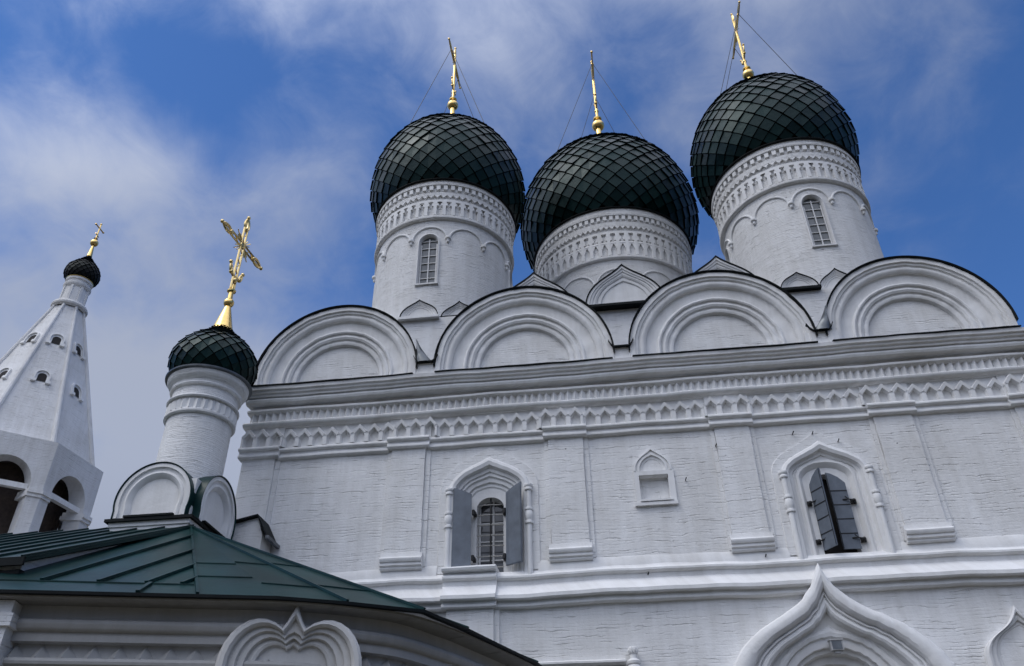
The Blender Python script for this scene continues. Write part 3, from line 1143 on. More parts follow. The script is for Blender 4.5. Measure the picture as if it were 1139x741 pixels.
        for xx in (-wi + 0.02, 0, wi - 0.02):
            b.box(xx - 0.015, xx + 0.015, y - 0.004, y + 0.03, wz0 + 0.002, wzs + (0.19 if xx == 0 else 0.0))
        for q in range(1, 7):
            zz = wz0 + H * q / 6.6
            b.box(-wi, wi, y + 0.002, y + 0.028, zz - 0.010, zz + 0.010)
        part('glazing_bars', rot(b), M_FRAME, wn, (cx, cy, 0), 0)
        b = MB()
        b.poly([(x, -R + 0.11, z) for x, z in arch(wi + 0.004, wz0, wzs, wza, 0, 10)])
        part('pane', rot(b), M_GLASSD, wn, (cx, cy, 0), 0)
    # dome
    prof = [(r * s, z * v) for r, z in DOME]
    prof[0] = (R + 0.02, 0.0)
    tb = tile_dome(prof, extra.get('nt', 31), 0.98, 0.042 * s, seed, 0.30)
    dm = part('dome', tb, [M_TILE, M_LIP], church, (ax, cy, zt), 0, fix=False)
    # gilded neck, ball, collar
    zn = prof[-1][1]
    hb = ball_z - zt
    b = MB()
    q = s
    b.lathe([(0.26 * q, zn - 0.55 * v), (0.14 * q, zn - 0.15), (0.10 * q, zn - 0.02), (0.085 * q, hb - 0.19 * q)], 20)
    b.ball((0, 0, hb), 0.2 * q, 20, 12)
    b.lathe([(0.001, hb + 0.16 * q), (0.07 * q, hb + 0.18 * q), (0.07 * q, hb + 0.26 * q), (0.13 * q, hb + 0.28 * q), (0.14 * q, hb + 0.32 * q), (0.10 * q, hb + 0.36 * q), (0.001, hb + 0.37 * q)], 16)
    fi = part('finial', b, M_GOLD, dm, (ax, cy, zt), 40)
    z0c = ball_z + 0.35 * q
    ch = cross_top - z0c
    arm = 0.27 * ch
    cb_ = cross_mesh(ch, arm, ch * 0.69, 0.024 * q, 0.062 * q, 0, True)
    part('cross', cb_, M_GOLD, dm, (ax, cy, z0c), 40)
    # guy wires from the arms down to the dome
    for sy in (-1, 1):
        for sx in (-1, 1):
            b = MB()
            az_ = atan2(sy * 0.75, sx * 1.0)
            ip = next(i for i, (r, z) in enumerate(prof) if r < 1.95 * s and z > 2.0 * v)
            r, z = prof[ip][0] * 0.98, prof[ip][1]
            b.tube([(0, sy * arm * 0.85, z0c - zt + ch * 0.69), (r * cos(az_), r * sin(az_), z + 0.05)], 0.011, 5)
            part('guy_wire', b, M_WIRE, dm, (ax, cy, zt), 40)
    return dr


drum(-4.45, 4, 2.05, 13.85, 19.15, dict(torus=17.76, tri=18.56, dent=18.70, nich=18.31, pend=16.93, arc=17.36), 1.0, 1.0, 25.12, 28.4,
     (15.30, 16.78, 17.06, 0.255), dict(nd=64, ntri=72, nn=50), 3, -4.43)
drum(6.12, 4, 2.05, 13.75, 19.28, dict(torus=17.80, tri=18.62, dent=18.80, nich=18.36, pend=16.98, arc=17.42), 1.01, 1.0, 24.98, 28.45,
     (15.38, 16.86, 17.16, 0.255), dict(nd=64, ntri=72, nn=50), 5, 6.04)
drum(0.84, 8, 2.66, 14.3, 20.49, dict(torus=18.47, tri=19.70, dent=19.92, nich=19.42, pend=17.42, arc=17.95), 1.225, 1.3, 27.75, 31.9,
     (15.6, 17.2, 17.52, 0.30), dict(nd=84, ntri=96, nn=58, tri2=18.95, nt=36), 9, 0.84)


# --- windows of the facade
def facade_window(cx, kind):
    od = win_orders(cx, kind)
    b = MB()
    rows = [(arch(o[0], SILL, o[1], o[2], o[3], 14), o[4]) for o in od]
    # reveal down to the window itself
    if kind == 1:
        ow, zs, za, zb = 0.275, 7.97, 8.20, 6.66
    else:
        ow, zs, za, zb = 0.325, 7.95, 8.22, 6.66
    last = od[-1]
    rows = [(uneven(o_, kind * 3, 0.005), y_) for o_, y_ in rows]
    rows2 = rows + [(arch(ow, SILL, zs, za, 0, 14), last[4] + 0.005), (arch(ow, SILL, zs, za, 0, 14), 0.46)]
    loft(b, rows2, face=False)
    wn = part('window', b, M_TRIM, church, (cx, 0, 0), 30)
    # faint raised halo over the arch
    h = MB()
    o0, o1 = od[0], (0.99, od[0][1] + 0.02, od[0][2] + 0.20, od[0][3] + 0.02)
    oi = arch(o0[0] - 0.03, SILL + 0.12, o0[1], o0[2] - 0.03, o0[3], 14)
    oo = arch(o1[0], SILL + 0.12, o1[1], o1[2], o1[3], 14)
    oo2 = arch(o1[0] + 0.015, SILL + 0.12, o1[1], o1[2] + 0.015, o1[3], 14)
    h.grid([[(x, -0.024, z) for x, z in oi], [(x, -0.024, z) for x, z in oo], [(x, 0.01, z) for x, z in oo2]])
    part('arch_halo', h, M_WALL, wn, (cx, 0, 0), 25)
    # half columns with bead
    for sx in (-1, 1):
        c = MB()
        r = 0.056
        zt = od[0][1] + 0.03
        zm = zt - 0.66
        c.lathe([(r * 0.92, SILL - 0.02), (r, SILL + 0.1), (r, zm - 0.17), (r * 1.45, zm - 0.165), (r * 1.5, zm - 0.14), (r * 1.4, zm - 0.115), (r * 1.1, zm - 0.105),
                 (r * 1.35, zm - 0.07), (r * 1.5, zm), (r * 1.35, zm + 0.07), (r * 1.1, zm + 0.10), (r * 1.4, zm + 0.11), (r * 1.5, zm + 0.135), (r * 1.4, zm + 0.155), (r, zm + 0.165),
                 (r * 0.95, zt - 0.14), (r * 1.4, zt - 0.13), (r * 1.5, zt - 0.105), (r * 1.3, zt - 0.08), (r * 1.15, zt - 0.07), (r * 1.5, zt - 0.05), (r * 1.55, zt - 0.02), (r * 1.45, zt), (0.001, zt + 0.002)], 18)
        part('column', c, M_TRIM, wn, (cx + sx * 0.80, -0.055, 0), 40)
    if kind == 1:
        # glazing: white frame, crossbars, grille of forged bars
        f_ = MB()
        f_.box(-ow, ow, 0.405, 0.44, zb, zb + 0.06)
        for xx in (-ow + 0.03, 0.03, ow - 0.03):
            f_.box(xx - 0.018, xx + 0.018, 0.402, 0.437, zb, za + (0 if xx == 0.03 else -0.13))
        for zz in (6.98, 7.36, 7.74):
            f_.box(-ow, ow, 0.408, 0.435, zz - 0.012, zz + 0.012)
        part('frame', f_, M_FRAME, wn, (cx, 0, 0), 0)
        p = MB()
        p.poly([(x, 0.43, z) for x, z in arch(ow, zb - 0.02, zs, za, 0, 10)])
        part('pane', p, M_GLASS, wn, (cx, 0, 0), 0)
        gr = MB()
        for i in range(7):
            z = 6.79 + i * 0.212
            rows_ = [(-ow, 0.25, z), (-ow * 0.5, 0.236, z + 0.003), (0.0, 0.225, z), (ow * 0.5, 0.236, z - 0.003), (ow, 0.25, z)]
            gr.tube(rows_, 0.0125, 6)
        part('grille', gr, M_BAR, wn, (cx, 0, 0), 40)
        gb = MB()
        gb.tube([(0.0, 0.235, zb), (0.0, 0.232, 7.3), (0.0, 0.235, za)], 0.021, 6)
        part('grille_upright', gb, M_IRON, wn, (cx, 0, 0), 40)
        # two open shutters
        for sx, ang in ((-1, 174), (1, 150)):
            s_ = MB()
            w = 0.37
            top = [(0.0, 8.20), (w * 0.5, 8.285), (w, 8.335)]
            pts = [(0.0, 6.715), (w, 6.715)] + top[::-1]
            s_.prism_xz(pts, -0.016, 0.016)
            e = 0.022
            # applied border battens
            s_.box(0.012, 0.05, -0.023, -0.0165, 6.73, 8.17)
            s_.box(w - 0.05, w - 0.012, -0.023, -0.0165, 6.73, 8.27)
            s_.box(0.052, w - 0.052, -0.023, -0.0165, 6.73, 6.77)
            a = radians(ang)
            # local x runs from hinge to meeting edge
            dx, dy = -sx * cos(a), -sin(a)
            nx, ny = -dy * 1.0, dx * 1.0
            hx, hy = sx * 0.345, (-0.005 if sx > 0 else -0.035)
            s_.v = [(hx + dx * x + nx * y, hy + dy * x + ny * y, z) for x, y, z in s_.v]
            part('shutter', s_, M_SHUT, wn, (cx, 0, 0), 0)
            for z in (6.90, 7.82):
                hg = MB()
                hg.box(sx * 0.30 - 0.03, sx * 0.30 + 0.03, -0.01, 0.17, z - 0.03, z + 0.03)
                hg.lathe([(0.02, z - 0.055), (0.03, z - 0.05), (0.03, z + 0.05), (0.02, z + 0.055)], 8, c=(sx * 0.31, -0.02, 0))
                part('hinge', hg, M_IRON, wn, (cx, 0, 0), 0)
    else:
        d = MB()
        d.poly([(x, 0.35, z) for x, z in arch(ow, zb - 0.1, zs, za, 0, 10)])
        part('pane', d, M_DARK, wn, (cx, 0, 0), 0)
        for sx, ang in ((-1, 60), (1, 4)):
            s_ = MB()
            w = 0.325
            top = [(0.0, 7.99), (w * 0.35, 8.11), (w * 0.75, 8.19), (w, 8.21)]
            pts = [(0.0, 6.70), (w, 6.70)] + top[::-1]
            s_.prism_xz(pts, -0.014, 0.014)
            a = radians(ang)
            dx, dy = -sx * cos(a), -sin(a)
            hx, hy = sx * 0.325, 0.05
            n = Vector((-dy, dx)) if sx < 0 else Vector((dy, -dx))

            def tr(mb):
                mb.v = [(hx + dx * x + n.x * y, hy + dy * x + n.y * y, z) for x, y, z in mb.v]
                return mb
            part('shutter', tr(s_), M_SHUT, wn, (cx, 0, 0), 0)
            st_ = MB()
            for yy in (-0.0205, 0.0145):
                for z in (6.99, 7.27, 7.55, 7.83):
                    st_.box(0.004, w - 0.004, yy, yy + 0.006, z - 0.009, z + 0.009)
                st_.box(w - 0.012, w - 0.001, yy, yy + 0.006, 6.71, 8.19)
            part('strap', tr(st_), M_IRON, wn, (cx, 0, 0), 0)
            for z in (6.87, 7.62):
                hg = MB()
                X = sx * 0.40
                hg.box(X - 0.045, X + 0.045, 0.055, 0.12, z - 0.04, z + 0.045)
                hg.tube([(X, 0.10, z), (X, 0.02, z), (X - sx * 0.10, -0.01, z + 0.02), (X - sx * 0.2, 0.03 - 0.1 * (sx < 0), z + 0.03)], 0.014, 6)
                hg.ball((X, 0.01, z), 0.035, 8, 6)
                hg.tube([(X - sx * 0.1, -0.01, z + 0.02), (X - sx * 0.15, -0.0 - 0.08 * (sx < 0), z + 0.085)], 0.010, 6)
                part('hinge', hg, M_IRON, wn, (cx, 0, 0), 0)
    if kind == 1:
        s2 = MB()
        s2.sweep_x([(0.3, 6.70), (-0.18, 6.685), (-0.25, 6.67), (-0.265, 6.64), (-0.25, 6.60), (-0.20, 6.585), (0.3, 6.58)], -0.86, 0.17, 0.15, 0.006, 1)
        part('sill', s2, M_TRIM, wn, (cx, 0, 0), 35)
    return wn


facade_window(W1X, 1)
facade_window(W2X, 2)

# --- small blind niche with ogee head
b = MB()
NX = 0.91
for x0, x1, z0, z1 in ((-0.375, -0.285, 7.80, 8.46), (0.285, 0.40, 7.80, 8.46), (-0.285, 0.285, 8.37, 8.46)):
    b.box(x0, x1, -0.045, 0.004, z0, z1)
b.box(-0.30, 0.33, -0.085, 0.10, 7.815, 7.85)
b.box(-0.41, 0.41, -0.07, 0.004, 7.735, 7.797)
nic = part('niche', b, M_TRIM, church, (NX, 0, 0), 0)
b = MB()
rows = []
for f_, y in ((1.0, 0.004), (1.0, -0.05), (0.90, -0.055), (0.89, -0.02), (0.80, -0.025), (0.78, -0.045), (0.68, -0.045), (0.66, -0.01), (0.52, -0.008), (0.48, 0.05)):
    rows.append((arch(0.375 * f_, 8.462, 8.50, 8.50 + 0.47 * f_ ** 1.15, 0.30 * max(0, (f_ - 0.5) * 2), 12), y))
loft(b, rows)
part('niche_head', b, M_TRIM, nic, (NX, 0, 0), 30)

# --- portal surround
b = MB()
rows = [(uneven(arch(o[0], 0.4, o[1], o[2], o[3], 30, 0, 10), 11, 0.012), o[4]) for o in portal_orders()]
loft(b, rows, face=False)
por = part('portal_surround', b, M_TRIM, church, (PX, 0, 0), 24)
b = MB()
o = portal_orders()[-1]
b.poly([(x, 0.301, z) for x, z in arch(o[0] + 0.004, 3.9, o[1], o[2], 0, 18)])
part('tympanum', b, M_WALL, por, (PX, 0, 0), 0)
b = MB()
b.box(-0.71, 0.71, 0.31, 0.36, 0.4, 3.9)
part('portal_door', b, M_TIMB, por, (PX, 0, 0), 0)
# --- niche at the right edge and lower window head
b = MB()
rows = []
for f_, y in ((1.0, 0.004), (1.0, -0.09), (0.93, -0.11), (0.87, -0.10), (0.85, -0.05), (0.78, -0.06), (0.73, -0.05), (0.71, 0.0), (0.64, -0.01), (0.60, 0.01), (0.58, 0.05)):
    rows.append((arch(0.70 * f_, 3.2, 4.72, 4.72 + 0.82 * f_, 0.46 * max(0, (f_ - 0.5) * 2), 14, 0, 7), y))
loft(b, rows, face=False)
part('arched_niche', b, M_TRIM, church, (6.66, 0, 0), 30)
b = MB()
b.sweep_x([(0.02, 4.95), (-0.10, 4.94), (-0.14, 4.915), (-0.14, 4.885), (-0.11, 4.86), (-0.05, 4.85), (0.02, 4.84)], -1.62, 0.06, 0.2, 0.008, 3)
b.sweep_x([(0.02, 4.83), (-0.04, 4.82), (-0.06, 4.60), (0.02, 4.59)], -1.62, 0.06, 0.2, 0.008, 4)
lw = part('window_hood', b, M_TRIM, church, (0, 0, 0), 35)
b = MB()
r = 0.075
b.lathe([(r, 4.2), (r, 4.72), (r * 1.5, 4.74), (r * 1.6, 4.78), (r * 1.4, 4.81), (r * 1.1, 4.82), (r * 1.5, 4.84), (r * 1.55, 4.88), (r * 1.2, 4.91), (r * 0.85, 4.92), (r * 0.8, 5.0),
         (r * 1.0, 5.015), (r * 1.12, 5.05), (r * 1.05, 5.10), (r * 0.6, 5.125), (0.001, 5.13)], 16)
for i in range(10):
    a = 2 * pi * i / 10
    b.tube([(r * 0.9 * cos(a), r * 0.9 * sin(a), 5.01), (r * 1.15 * cos(a), r * 1.15 * sin(a), 5.055), (r * 0.8 * cos(a), r * 0.8 * sin(a), 5.115)], 0.014, 5)
part('hood_finial', b, M_TRIM, lw, (0.20, -0.12, 0), 40)

# --- small iron hooks left in the wall
for x, z in ((4.10, 9.03), (4.55, 8.83), (5.60, 8.66), (3.73, 9.06), (-0.80, 9.02), (1.52, 8.22), (2.2, 8.9), (0.6, 6.40), (2.75, 6.62)):
    b = MB()
    b.tube([(0, 0.01, 0), (0, -0.06, -0.005), (0.02, -0.075, 0.035)], 0.011, 5)
    cpart('wall_hook', b, M_IRON, church, (x, 0, z))

# ------------------------------------------------------------------ floodlight over the portal
fl = thing('floodlight', 'small pale box floodlight fixed to the wall inside the arch of the portal', 'lamp', (3.62, -0.01, 4.98))
b = MB()
b.box(-0.10, 0.10, -0.16, -0.02, -0.06, 0.10)
b.box(-0.115, 0.115, -0.175, -0.015, 0.10, 0.12)
part('housing', b, M_LAMP, fl, (3.62, -0.01, 4.98), 0)
b = MB()
b.box(-0.08, 0.08, -0.166, -0.1605, -0.045, 0.085)
part('lens', b, M_GLASSD, fl, (3.62, -0.01, 4.98), 0)
b = MB()
b.box(-0.03, 0.03, -0.02, 0.30, -0.03, 0.03)
b.box(-0.05, 0.05, -0.13, -0.05, -0.10, -0.06)
part('bracket', b, M_LAMP, fl, (3.62, -0.01, 4.98), 0)

# ------------------------------------------------------------------ chapel with green roof
chapel = thing('chapel', 'low white side chapel with green sheet metal apse roof and one small onion dome', 'chapel', (-7.35, -2.2, 0))


def chp(name, mb, mat, parent=chapel, loc=(0, 0, 0), smooth=35):
    return part(name, mb, mat, parent, loc, smooth)


AP = Vector((-7.30, -2.26, 6.93))
EZ = 4.483
EAVE = [(-9.8, -7.37), (-6.73, -6.60), (-4.82, -6.12), (-3.94, -5.90), (-3.20, -5.56), (-2.37, -5.08), (-1.99, -4.14), (-1.79, -3.54), (-1.28, -2.05), (-1.15, -1.2), (-1.1, -0.3)]
b = MB()
ev = [Vector((x, y, EZ)) for x, y in EAVE]
for i in range(len(ev) - 1):
    b.poly([AP, ev[i], ev[i + 1]])
apr = chp('apse_roof', b, M_ROOF, smooth=0)
# standing seams and folds
b = MB()
up = Vector((0, 0, 1))


def onface(i, s, t):
    """point at fraction s along eave edge i and t up to the apex"""
    return ev[i].lerp(ev[i + 1], s).lerp(AP, t)


for i in (2, 4, 5, 6, 8):
    b.bar(ev[i].lerp(AP, 0.0), ev[i].lerp(AP, 0.985), 0.035, 0.035)
for i in range(2, 9):
    for k, t in enumerate((0.17, 0.40)):
        tt = t + 0.03 * ((i * 7 + k) % 3 - 1)
        p, q = onface(i, 0.02, tt), onface(i, 0.98, tt)
        b.bar(p, q, 0.02, 0.012)
# front facet: a fold above the eave and slanting seams
hipA, hipB = ev[2], AP
fold0, fold1 = onface(1, -0.4, 0.10), onface(1, 0.985, 0.10)
b.bar(fold0, fold1, 0.02, 0.014)
n1 = (ev[2] - ev[1]).cross(AP - ev[1]).normalized()
for xs, t0 in ((-6.75, 0.10), (-6.05, 0.10), (-5.45, 0.10), (-5.0, 0.10)):
    p = ev[1].lerp(ev[2], (xs + 6.73) / 1.91).lerp(AP, t0)
    # climb along +Y in the plane of the facet until the hip
    d = Vector((0, 1, -(n1.y) / n1.z))
    best = None
    for q in range(1, 400):
        pt_ = p + d * (q * 0.01)
        # right of hip line?
        hv = (AP - ev[2])
        s_ = (pt_.y - ev[2].y) / hv.y
        if pt_.x > ev[2].x + hv.x * s_ or s_ > 0.97:
            break
        best = pt_
    if best is not None:
        b.bar(p, best, 0.045, 0.04)
p = onface(1, 0.72, 0.0)
b.bar(onface(1, 0.66, 0.005), onface(1, 0.70, 0.095), 0.045, 0.035)
chp('seam', b, M_ROOF, apr, smooth=0)
# dark eave edge
b = MB()
ctr = Vector((-6.2, -1.8, EZ))


def inset(pts, d):
    out = []
    for i, p in enumerate(pts):
        a = pts[max(0, i - 1)]
        c = pts[min(len(pts) - 1, i + 1)]
        t = Vector((c[0] - a[0], c[1] - a[1])).normalized()
        out.append((p[0] - t.y * d, p[1] + t.x * d))
    return out


E2 = spline(EAVE, 3)
E2 = EAVE
rows = []
o0 = inset(E2, -0.02)
o1 = inset(E2, 0.06)
for (x, y), (x2, y2) in zip(o0, o1):
    rows.append([(x, y, EZ + 0.006), (x, y, EZ - 0.03), (x2, y2, EZ - 0.03), (x2, y2, EZ - 0.01)])
b.grid(rows, cv=True)
chp('eave_edge', b, M_EDGE, apr, smooth=0)
# soffit
b = MB()
SM = [EAVE[0], EAVE[1], EAVE[2], EAVE[3], EAVE[4], (-2.50, -5.02), (-2.03, -4.14), (-1.79, -3.54), (-1.28, -2.05), EAVE[9], EAVE[10]]
SMs = spline(SM, 6)
o0 = inset(SMs, 0.05)
o1 = inset(SMs, 0.36)
b.grid([[(x, y, EZ - 0.02) for x, y in o0], [(x, y, EZ - 0.045) for x, y in inset(SMs, 0.052)], [(x, y, EZ - 0.05) for x, y in inset(SMs, 0.20)], [(x, y, EZ - 0.052) for x, y in inset(SMs, 0.41)]])
for i in range(2, len(SMs) - 2, 7):
    b.bar((o1[i][0], o1[i][1], EZ - 0.053), (o0[i][0] * 0.9 + o1[i][0] * 0.1, o0[i][1] * 0.9 + o1[i][1] * 0.1, EZ - 0.052), 0.012, -0.004)
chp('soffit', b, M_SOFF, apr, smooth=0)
# wall with mouldings following the curve
PROF = [(0.39, EZ - 0.02), (0.39, EZ - 0.20), (0.375, EZ - 0.205), (0.33, EZ - 0.21), (0.29, EZ - 0.235), (0.275, EZ - 0.275), (0.29, EZ - 0.32), (0.32, EZ - 0.345), (0.37, EZ - 0.35),
        (0.37, EZ - 0.455), (0.50, EZ - 0.46), (0.50, EZ - 0.635), (0.33, EZ - 0.64), (0.295, EZ - 0.655), (0.285, EZ - 0.685), (0.295, EZ - 0.715), (0.33, EZ - 0.735), (0.39, EZ - 0.74), (0.40, EZ - 1.2), (0.40, 0.0)]
b = MB()
ins = {}
rows = []
for d, z in PROF:
    o = inset(SMs, d)
    rows.append([(x, y, z) for x, y in o])
b.grid(rows)
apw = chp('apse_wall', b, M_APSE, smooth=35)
# pyramidal teeth in the frieze
b = MB()
base = inset(SMs, 0.50)
acc = 0.0
seg = []
for i in range(len(base) - 1):
    p, q = Vector(base[i]), Vector(base[i + 1])
    l = (q - p).length
    t = -acc
    k0 = 0
    pos = (0.285 - acc) if acc > 0 else 0
    while pos < l:
        seg.append((p + (q - p) * (pos / l), (q - p).normalized()))
        pos += 0.285
    acc = (acc + l) % 0.285
for p, t in seg:
    nrm = Vector((t.y, -t.x))
    hw = 0.142
    zt, zb_ = EZ - 0.463, EZ - 0.637
    A = [p - t * hw, p + t * hw]
    tip = p + nrm * 0.155
    b.add([(*A[0], zb_), (*A[1], zb_), (*(p - t * 0.02), zt), (*tip, zb_ + 0.006), (*(p + nrm * 0.005), zt)],
          [(0, 3, 4), (3, 1, 4)])
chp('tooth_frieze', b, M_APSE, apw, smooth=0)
# projecting pier at the left end
b = MB()
o = inset(SMs, 0.0)
tx, ty = Vector((1.0, 0.25)).normalized()
for d, z0_, z1_ in ((0.0, 0, EZ - 0.74), (0.03, EZ - 0.74, EZ - 0.65), (0.0, EZ - 0.65, EZ - 0.35), (0.05, EZ - 0.35, EZ - 0.21), (0.0, EZ - 0.21, EZ - 0.06)):
    p0 = Vector((-6.80, -6.615)) + Vector((ty, -tx)) * (d - 0.17)
    A = p0 + Vector((tx, ty)) * d
    B = A - Vector((tx, ty)) * (0.9 + 2 * d)
    b.prism_xy([(A.x, A.y), (A.x - ty * 0.5, A.y + tx * 0.5), (B.x - ty * 0.5, B.y + tx * 0.5), (B.x, B.y)], z0_, z1_)
chp('corner_pier', b, M_WALL, apw, smooth=0)
# trefoil kokoshnik on the apse wall
b = MB()


def trefoil(sc, n=9):
    L = []
    # left foot, left lobe, notch, peak
    w, hl = 0.93 * sc, 0.62 * sc
    cx = 0.44 * sc
    L.append((-w, -0.55))
    for i in range(n + 1):
        a = pi - (pi * 0.70) * i / n
        L.append((-cx + (w - cx) * cos(a) * 1.0, (hl - 0.0) * sin(a) * 0.93 if a > pi / 2 else hl * (0.93 * sin(a))))
    pk = max(0.0, (sc - 0.55) / 0.45)
    mid = [(-0.10 * sc, (0.50 + 0.05 * pk) * sc)]
    top = (0.0, (0.52 + 0.24 * pk) * sc) if sc > 0.8 else (0.0, 0.57 * sc)
    pts = L + mid + [top]
    R = [(-x, z) for x, z in (L + mid)[::-1]]
    return pts + R


rows = []
for f_, y in ((1.0, 0.16), (1.0, -0.10), (0.96, -0.135), (0.90, -0.14), (0.86, -0.11), (0.85, -0.05), (0.80, -0.06), (0.76, -0.06), (0.74, -0.01), (0.69, -0.02), (0.65, -0.02), (0.63, 0.04), (0.56, 0.02), (0.52, 0.03), (0.50, 0.08)):
    rows.append((trefoil(f_), y))
loft(b, rows)
kp = Vector((-3.80, -5.56))
ang = atan2(0.28, 1.0)
Mr = Matrix.Rotation(ang, 3, 'Z')
b.v = [tuple(Mr @ Vector((p[0] * 0.88, p[1], p[2] * 0.95))) for p in b.v]
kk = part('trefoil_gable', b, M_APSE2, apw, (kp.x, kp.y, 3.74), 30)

# upper block with lean-to roof
UY0, UY1, UZ0, UZ1 = -6.02, -2.20, 5.07, 6.95
b = MB()
b.prism_yz([(-5.86, 0), (-5.86, UZ0 + 0.02), (UY1, UZ1 - 0.08), (-0.55, 6.3), (-0.55, 0)], -16, -7.38)
chp('upper_wall', b, M_WALL, smooth=0)
b = MB()
b.prism_yz([(UY0, UZ0 - 0.03), (UY0, UZ0 + 0.03), (UY1, UZ1 + 0.03), (-0.6, 6.5), (-0.6, 6.44), (UY1, UZ1 - 0.03)], -16.2, -7.25)
ur = chp('upper_roof', b, M_ROOF, smooth=0)
b = MB()
sl_ = (UZ1 - UZ0) / (UY1 - UY0)
b.prism_yz([(UY1 - 0.002, UZ1 - 0.05), (UY1 - 0.002, UZ1 + 0.03), (-1.35, UZ1 + 0.03 + sl_ * (-1.35 - UY1)), (-0.4, UZ1 - 0.02), (-0.4, UZ1 - 0.1)], -16.2, -8.93)
chp('roof_ridge', b, M_ROOF, ur, smooth=0)
b = MB()
x = -7.29
d = Vector((0, UY1 - UY0, UZ1 - UZ0))
while x > -16:
    ye = -1.36 if x < -8.95 else UY1
    b.bar((x, UY0 - 0.005, UZ0 + 0.03), (x, ye, UZ1 + 0.03 + sl_ * (ye - UY1)), 0.03, 0.03)
    x -= 0.52
chp('seam', b, M_ROOF, ur, smooth=0)
b = MB()
b.box(-16.2, -7.24, UY0 - 0.02, UY0 + 0.012, UZ0 - 0.07, UZ0 + 0.035)
chp('eave_edge', b, M_EDGE, ur, smooth=0)
# flashing strip where the apse roof meets the wall
b = MB()
b.bar((-7.35, -5.90, 4.92), (-7.35, -2.3, 6.84), 0.05, 0.02)
b.bar((-9.5, -5.93, 4.80), (-7.30, -5.93, 4.91), 0.10, 0.06)
chp('wall_flashing', b, M_EDGE, smooth=0)

# pedestal
PXa, PXb, PYa, PYb = -8.87, -7.35, -2.27, -0.55
b = MB()
b.box(PXa + 0.03, PXb - 0.03, PYa + 0.03, PYb, 6.2, 7.16)
b.box(PXa - 0.0, PXb + 0.0, PYa - 0.0, PYb, 7.02, 7.10)
b.box(PXa + 0.06, PXb - 0.06, PYa + 0.06, PYb - 0.02, 7.161, 7.9)
ped = chp('pedestal', b, M_TRIM, smooth=0)
b = MB()
b.box(PXa - 0.06, PXb + 0.06, PYa - 0.06, PYb, 7.10, 7.155)
chp('pedestal_flashing', b, M_EDGE, ped, smooth=0)


def round_gablet(loc, yaw, R_, hc, depth):
    """horseshoe-shaped gablet"""
    b = MB()
    rows = []
    for f_, y in ((1.0, 0.05), (1.0, -0.09), (0.90, -0.095), (0.885, -0.055), (0.80, -0.05), (0.79, -0.065), (0.74, -0.075), (0.68, -0.05), (0.62, 0.01)):
        pts = []
        for i in range(29):
            a = pi + 0.28 - (pi + 0.56) * i / 28
            pts.append((R_ * f_ * cos(a), hc + R_ * f_ * sin(a)))
        zf = 0.0 if f_ > 0.63 else 0.0
        pts = [(pts[0][0], max(zf, 0))] + [(x, max(z, 0)) for x, z in pts] + [(pts[-1][0], max(zf, 0))]
        rows.append((pts, y))
    loft(b, rows)
    M = Matrix.Rotation(yaw, 3, 'Z')
    b.v = [tuple(M @ Vector(p)) for p in b.v]
    k = part('gablet', b, M_TRIM, chapel, loc, 30)
    m = MB()
    o = [(x, z) for x, z in rows[0][0]]
    e = 0.022
    o1 = [(x * (1 + 0.003), hc + (z - hc) * 1.003) for x, z in o]
    o2 = [(x * (1 + e / R_), hc + (z - hc) * (1 + e / R_)) for x, z in o]
    m.grid([[(x, -0.105, z) for x, z in o1], [(x, -0.115, z) for x, z in o2], [(x, depth, z) for x, z in o2], [(x, depth, z) for x, z in o1]], cu=True)
    m.v = [tuple(M @ Vector(p)) for p in m.v]
    part('gablet_roof', m, M_ROOF, k, loc, 30)
    l = MB()
    l.box(-R_ * 0.66, R_ * 0.66, -0.12, 0.0, -0.002, 0.035)
    l.v = [tuple(M @ Vector(p)) for p in l.v]
    part('ledge', l, M_EDGE, k, loc, 0)
    return k


pcx, pcy = (PXa + PXb) / 2, (PYa + PYb) / 2
round_gablet((pcx - 0.01, PYa + 0.045, 7.165), 0, 0.70, 0.33, 0.75)
round_gablet((PXb - 0.02, pcy - 0.03, 7.165), pi / 2, 0.70, 0.33, 0.75)
# small drum
DX, DY = -8.03, -1.5
b = MB()
R = 0.635
b.lathe([(R + 0.02, 7.3), (R, 7.6), (R - 0.01, 9.36), (R + 0.03, 9.36), (R + 0.055, 9.385), (R + 0.055, 9.43), (R + 0.03, 9.455), (R + 0.0, 9.46), (R + 0.0, 9.70), (R + 0.06, 9.705), (R + 0.075, 9.73),
         (R + 0.06, 9.76), (R + 0.01, 9.77), (R + 0.01, 9.98), (R + 0.06, 9.99), (R + 0.075, 10.02), (R + 0.065, 10.05), (R + 0.05, 10.06), (R + 0.06, 10.10), (R + 0.13, 10.16), (R + 0.165, 10.22), (R + 0.17, 10.28), (R + 0.0, 10.34)], 72)
sdr = part('drum', b, whitewash('limewashed_small_drum', 'round', brick=0.42, rowh=0.075, R=0.64, base=0.2), chapel, (DX, DY, 0), 30)
b = MB()
nd = 30
for i in range(nd):
    a = 2 * pi * i / nd
    hw = pi / nd * 0.96
    b.add([((R) * cos(a - hw), R * sin(a - hw), 9.455), ((R + 0.052) * cos(a), (R + 0.052) * sin(a), 9.455), (R * cos(a + hw), R * sin(a + hw), 9.455),
           ((R) * cos(a - hw), R * sin(a - hw), 9.705), ((R + 0.052) * cos(a), (R + 0.052) * sin(a), 9.64), (R * cos(a + hw), R * sin(a + hw), 9.705)], [(0, 1, 4, 3), (1, 2, 5, 4)])
part('sawtooth_ring', b, M_TRIM, sdr, (DX, DY, 0), 10)
b = MB()
b.lathe([(R - 0.1, 10.30), (R + 0.16, 10.275), (R + 0.225, 10.30), (R + 0.23, 10.33), (R + 0.20, 10.345), (R - 0.1, 10.40)], 64)
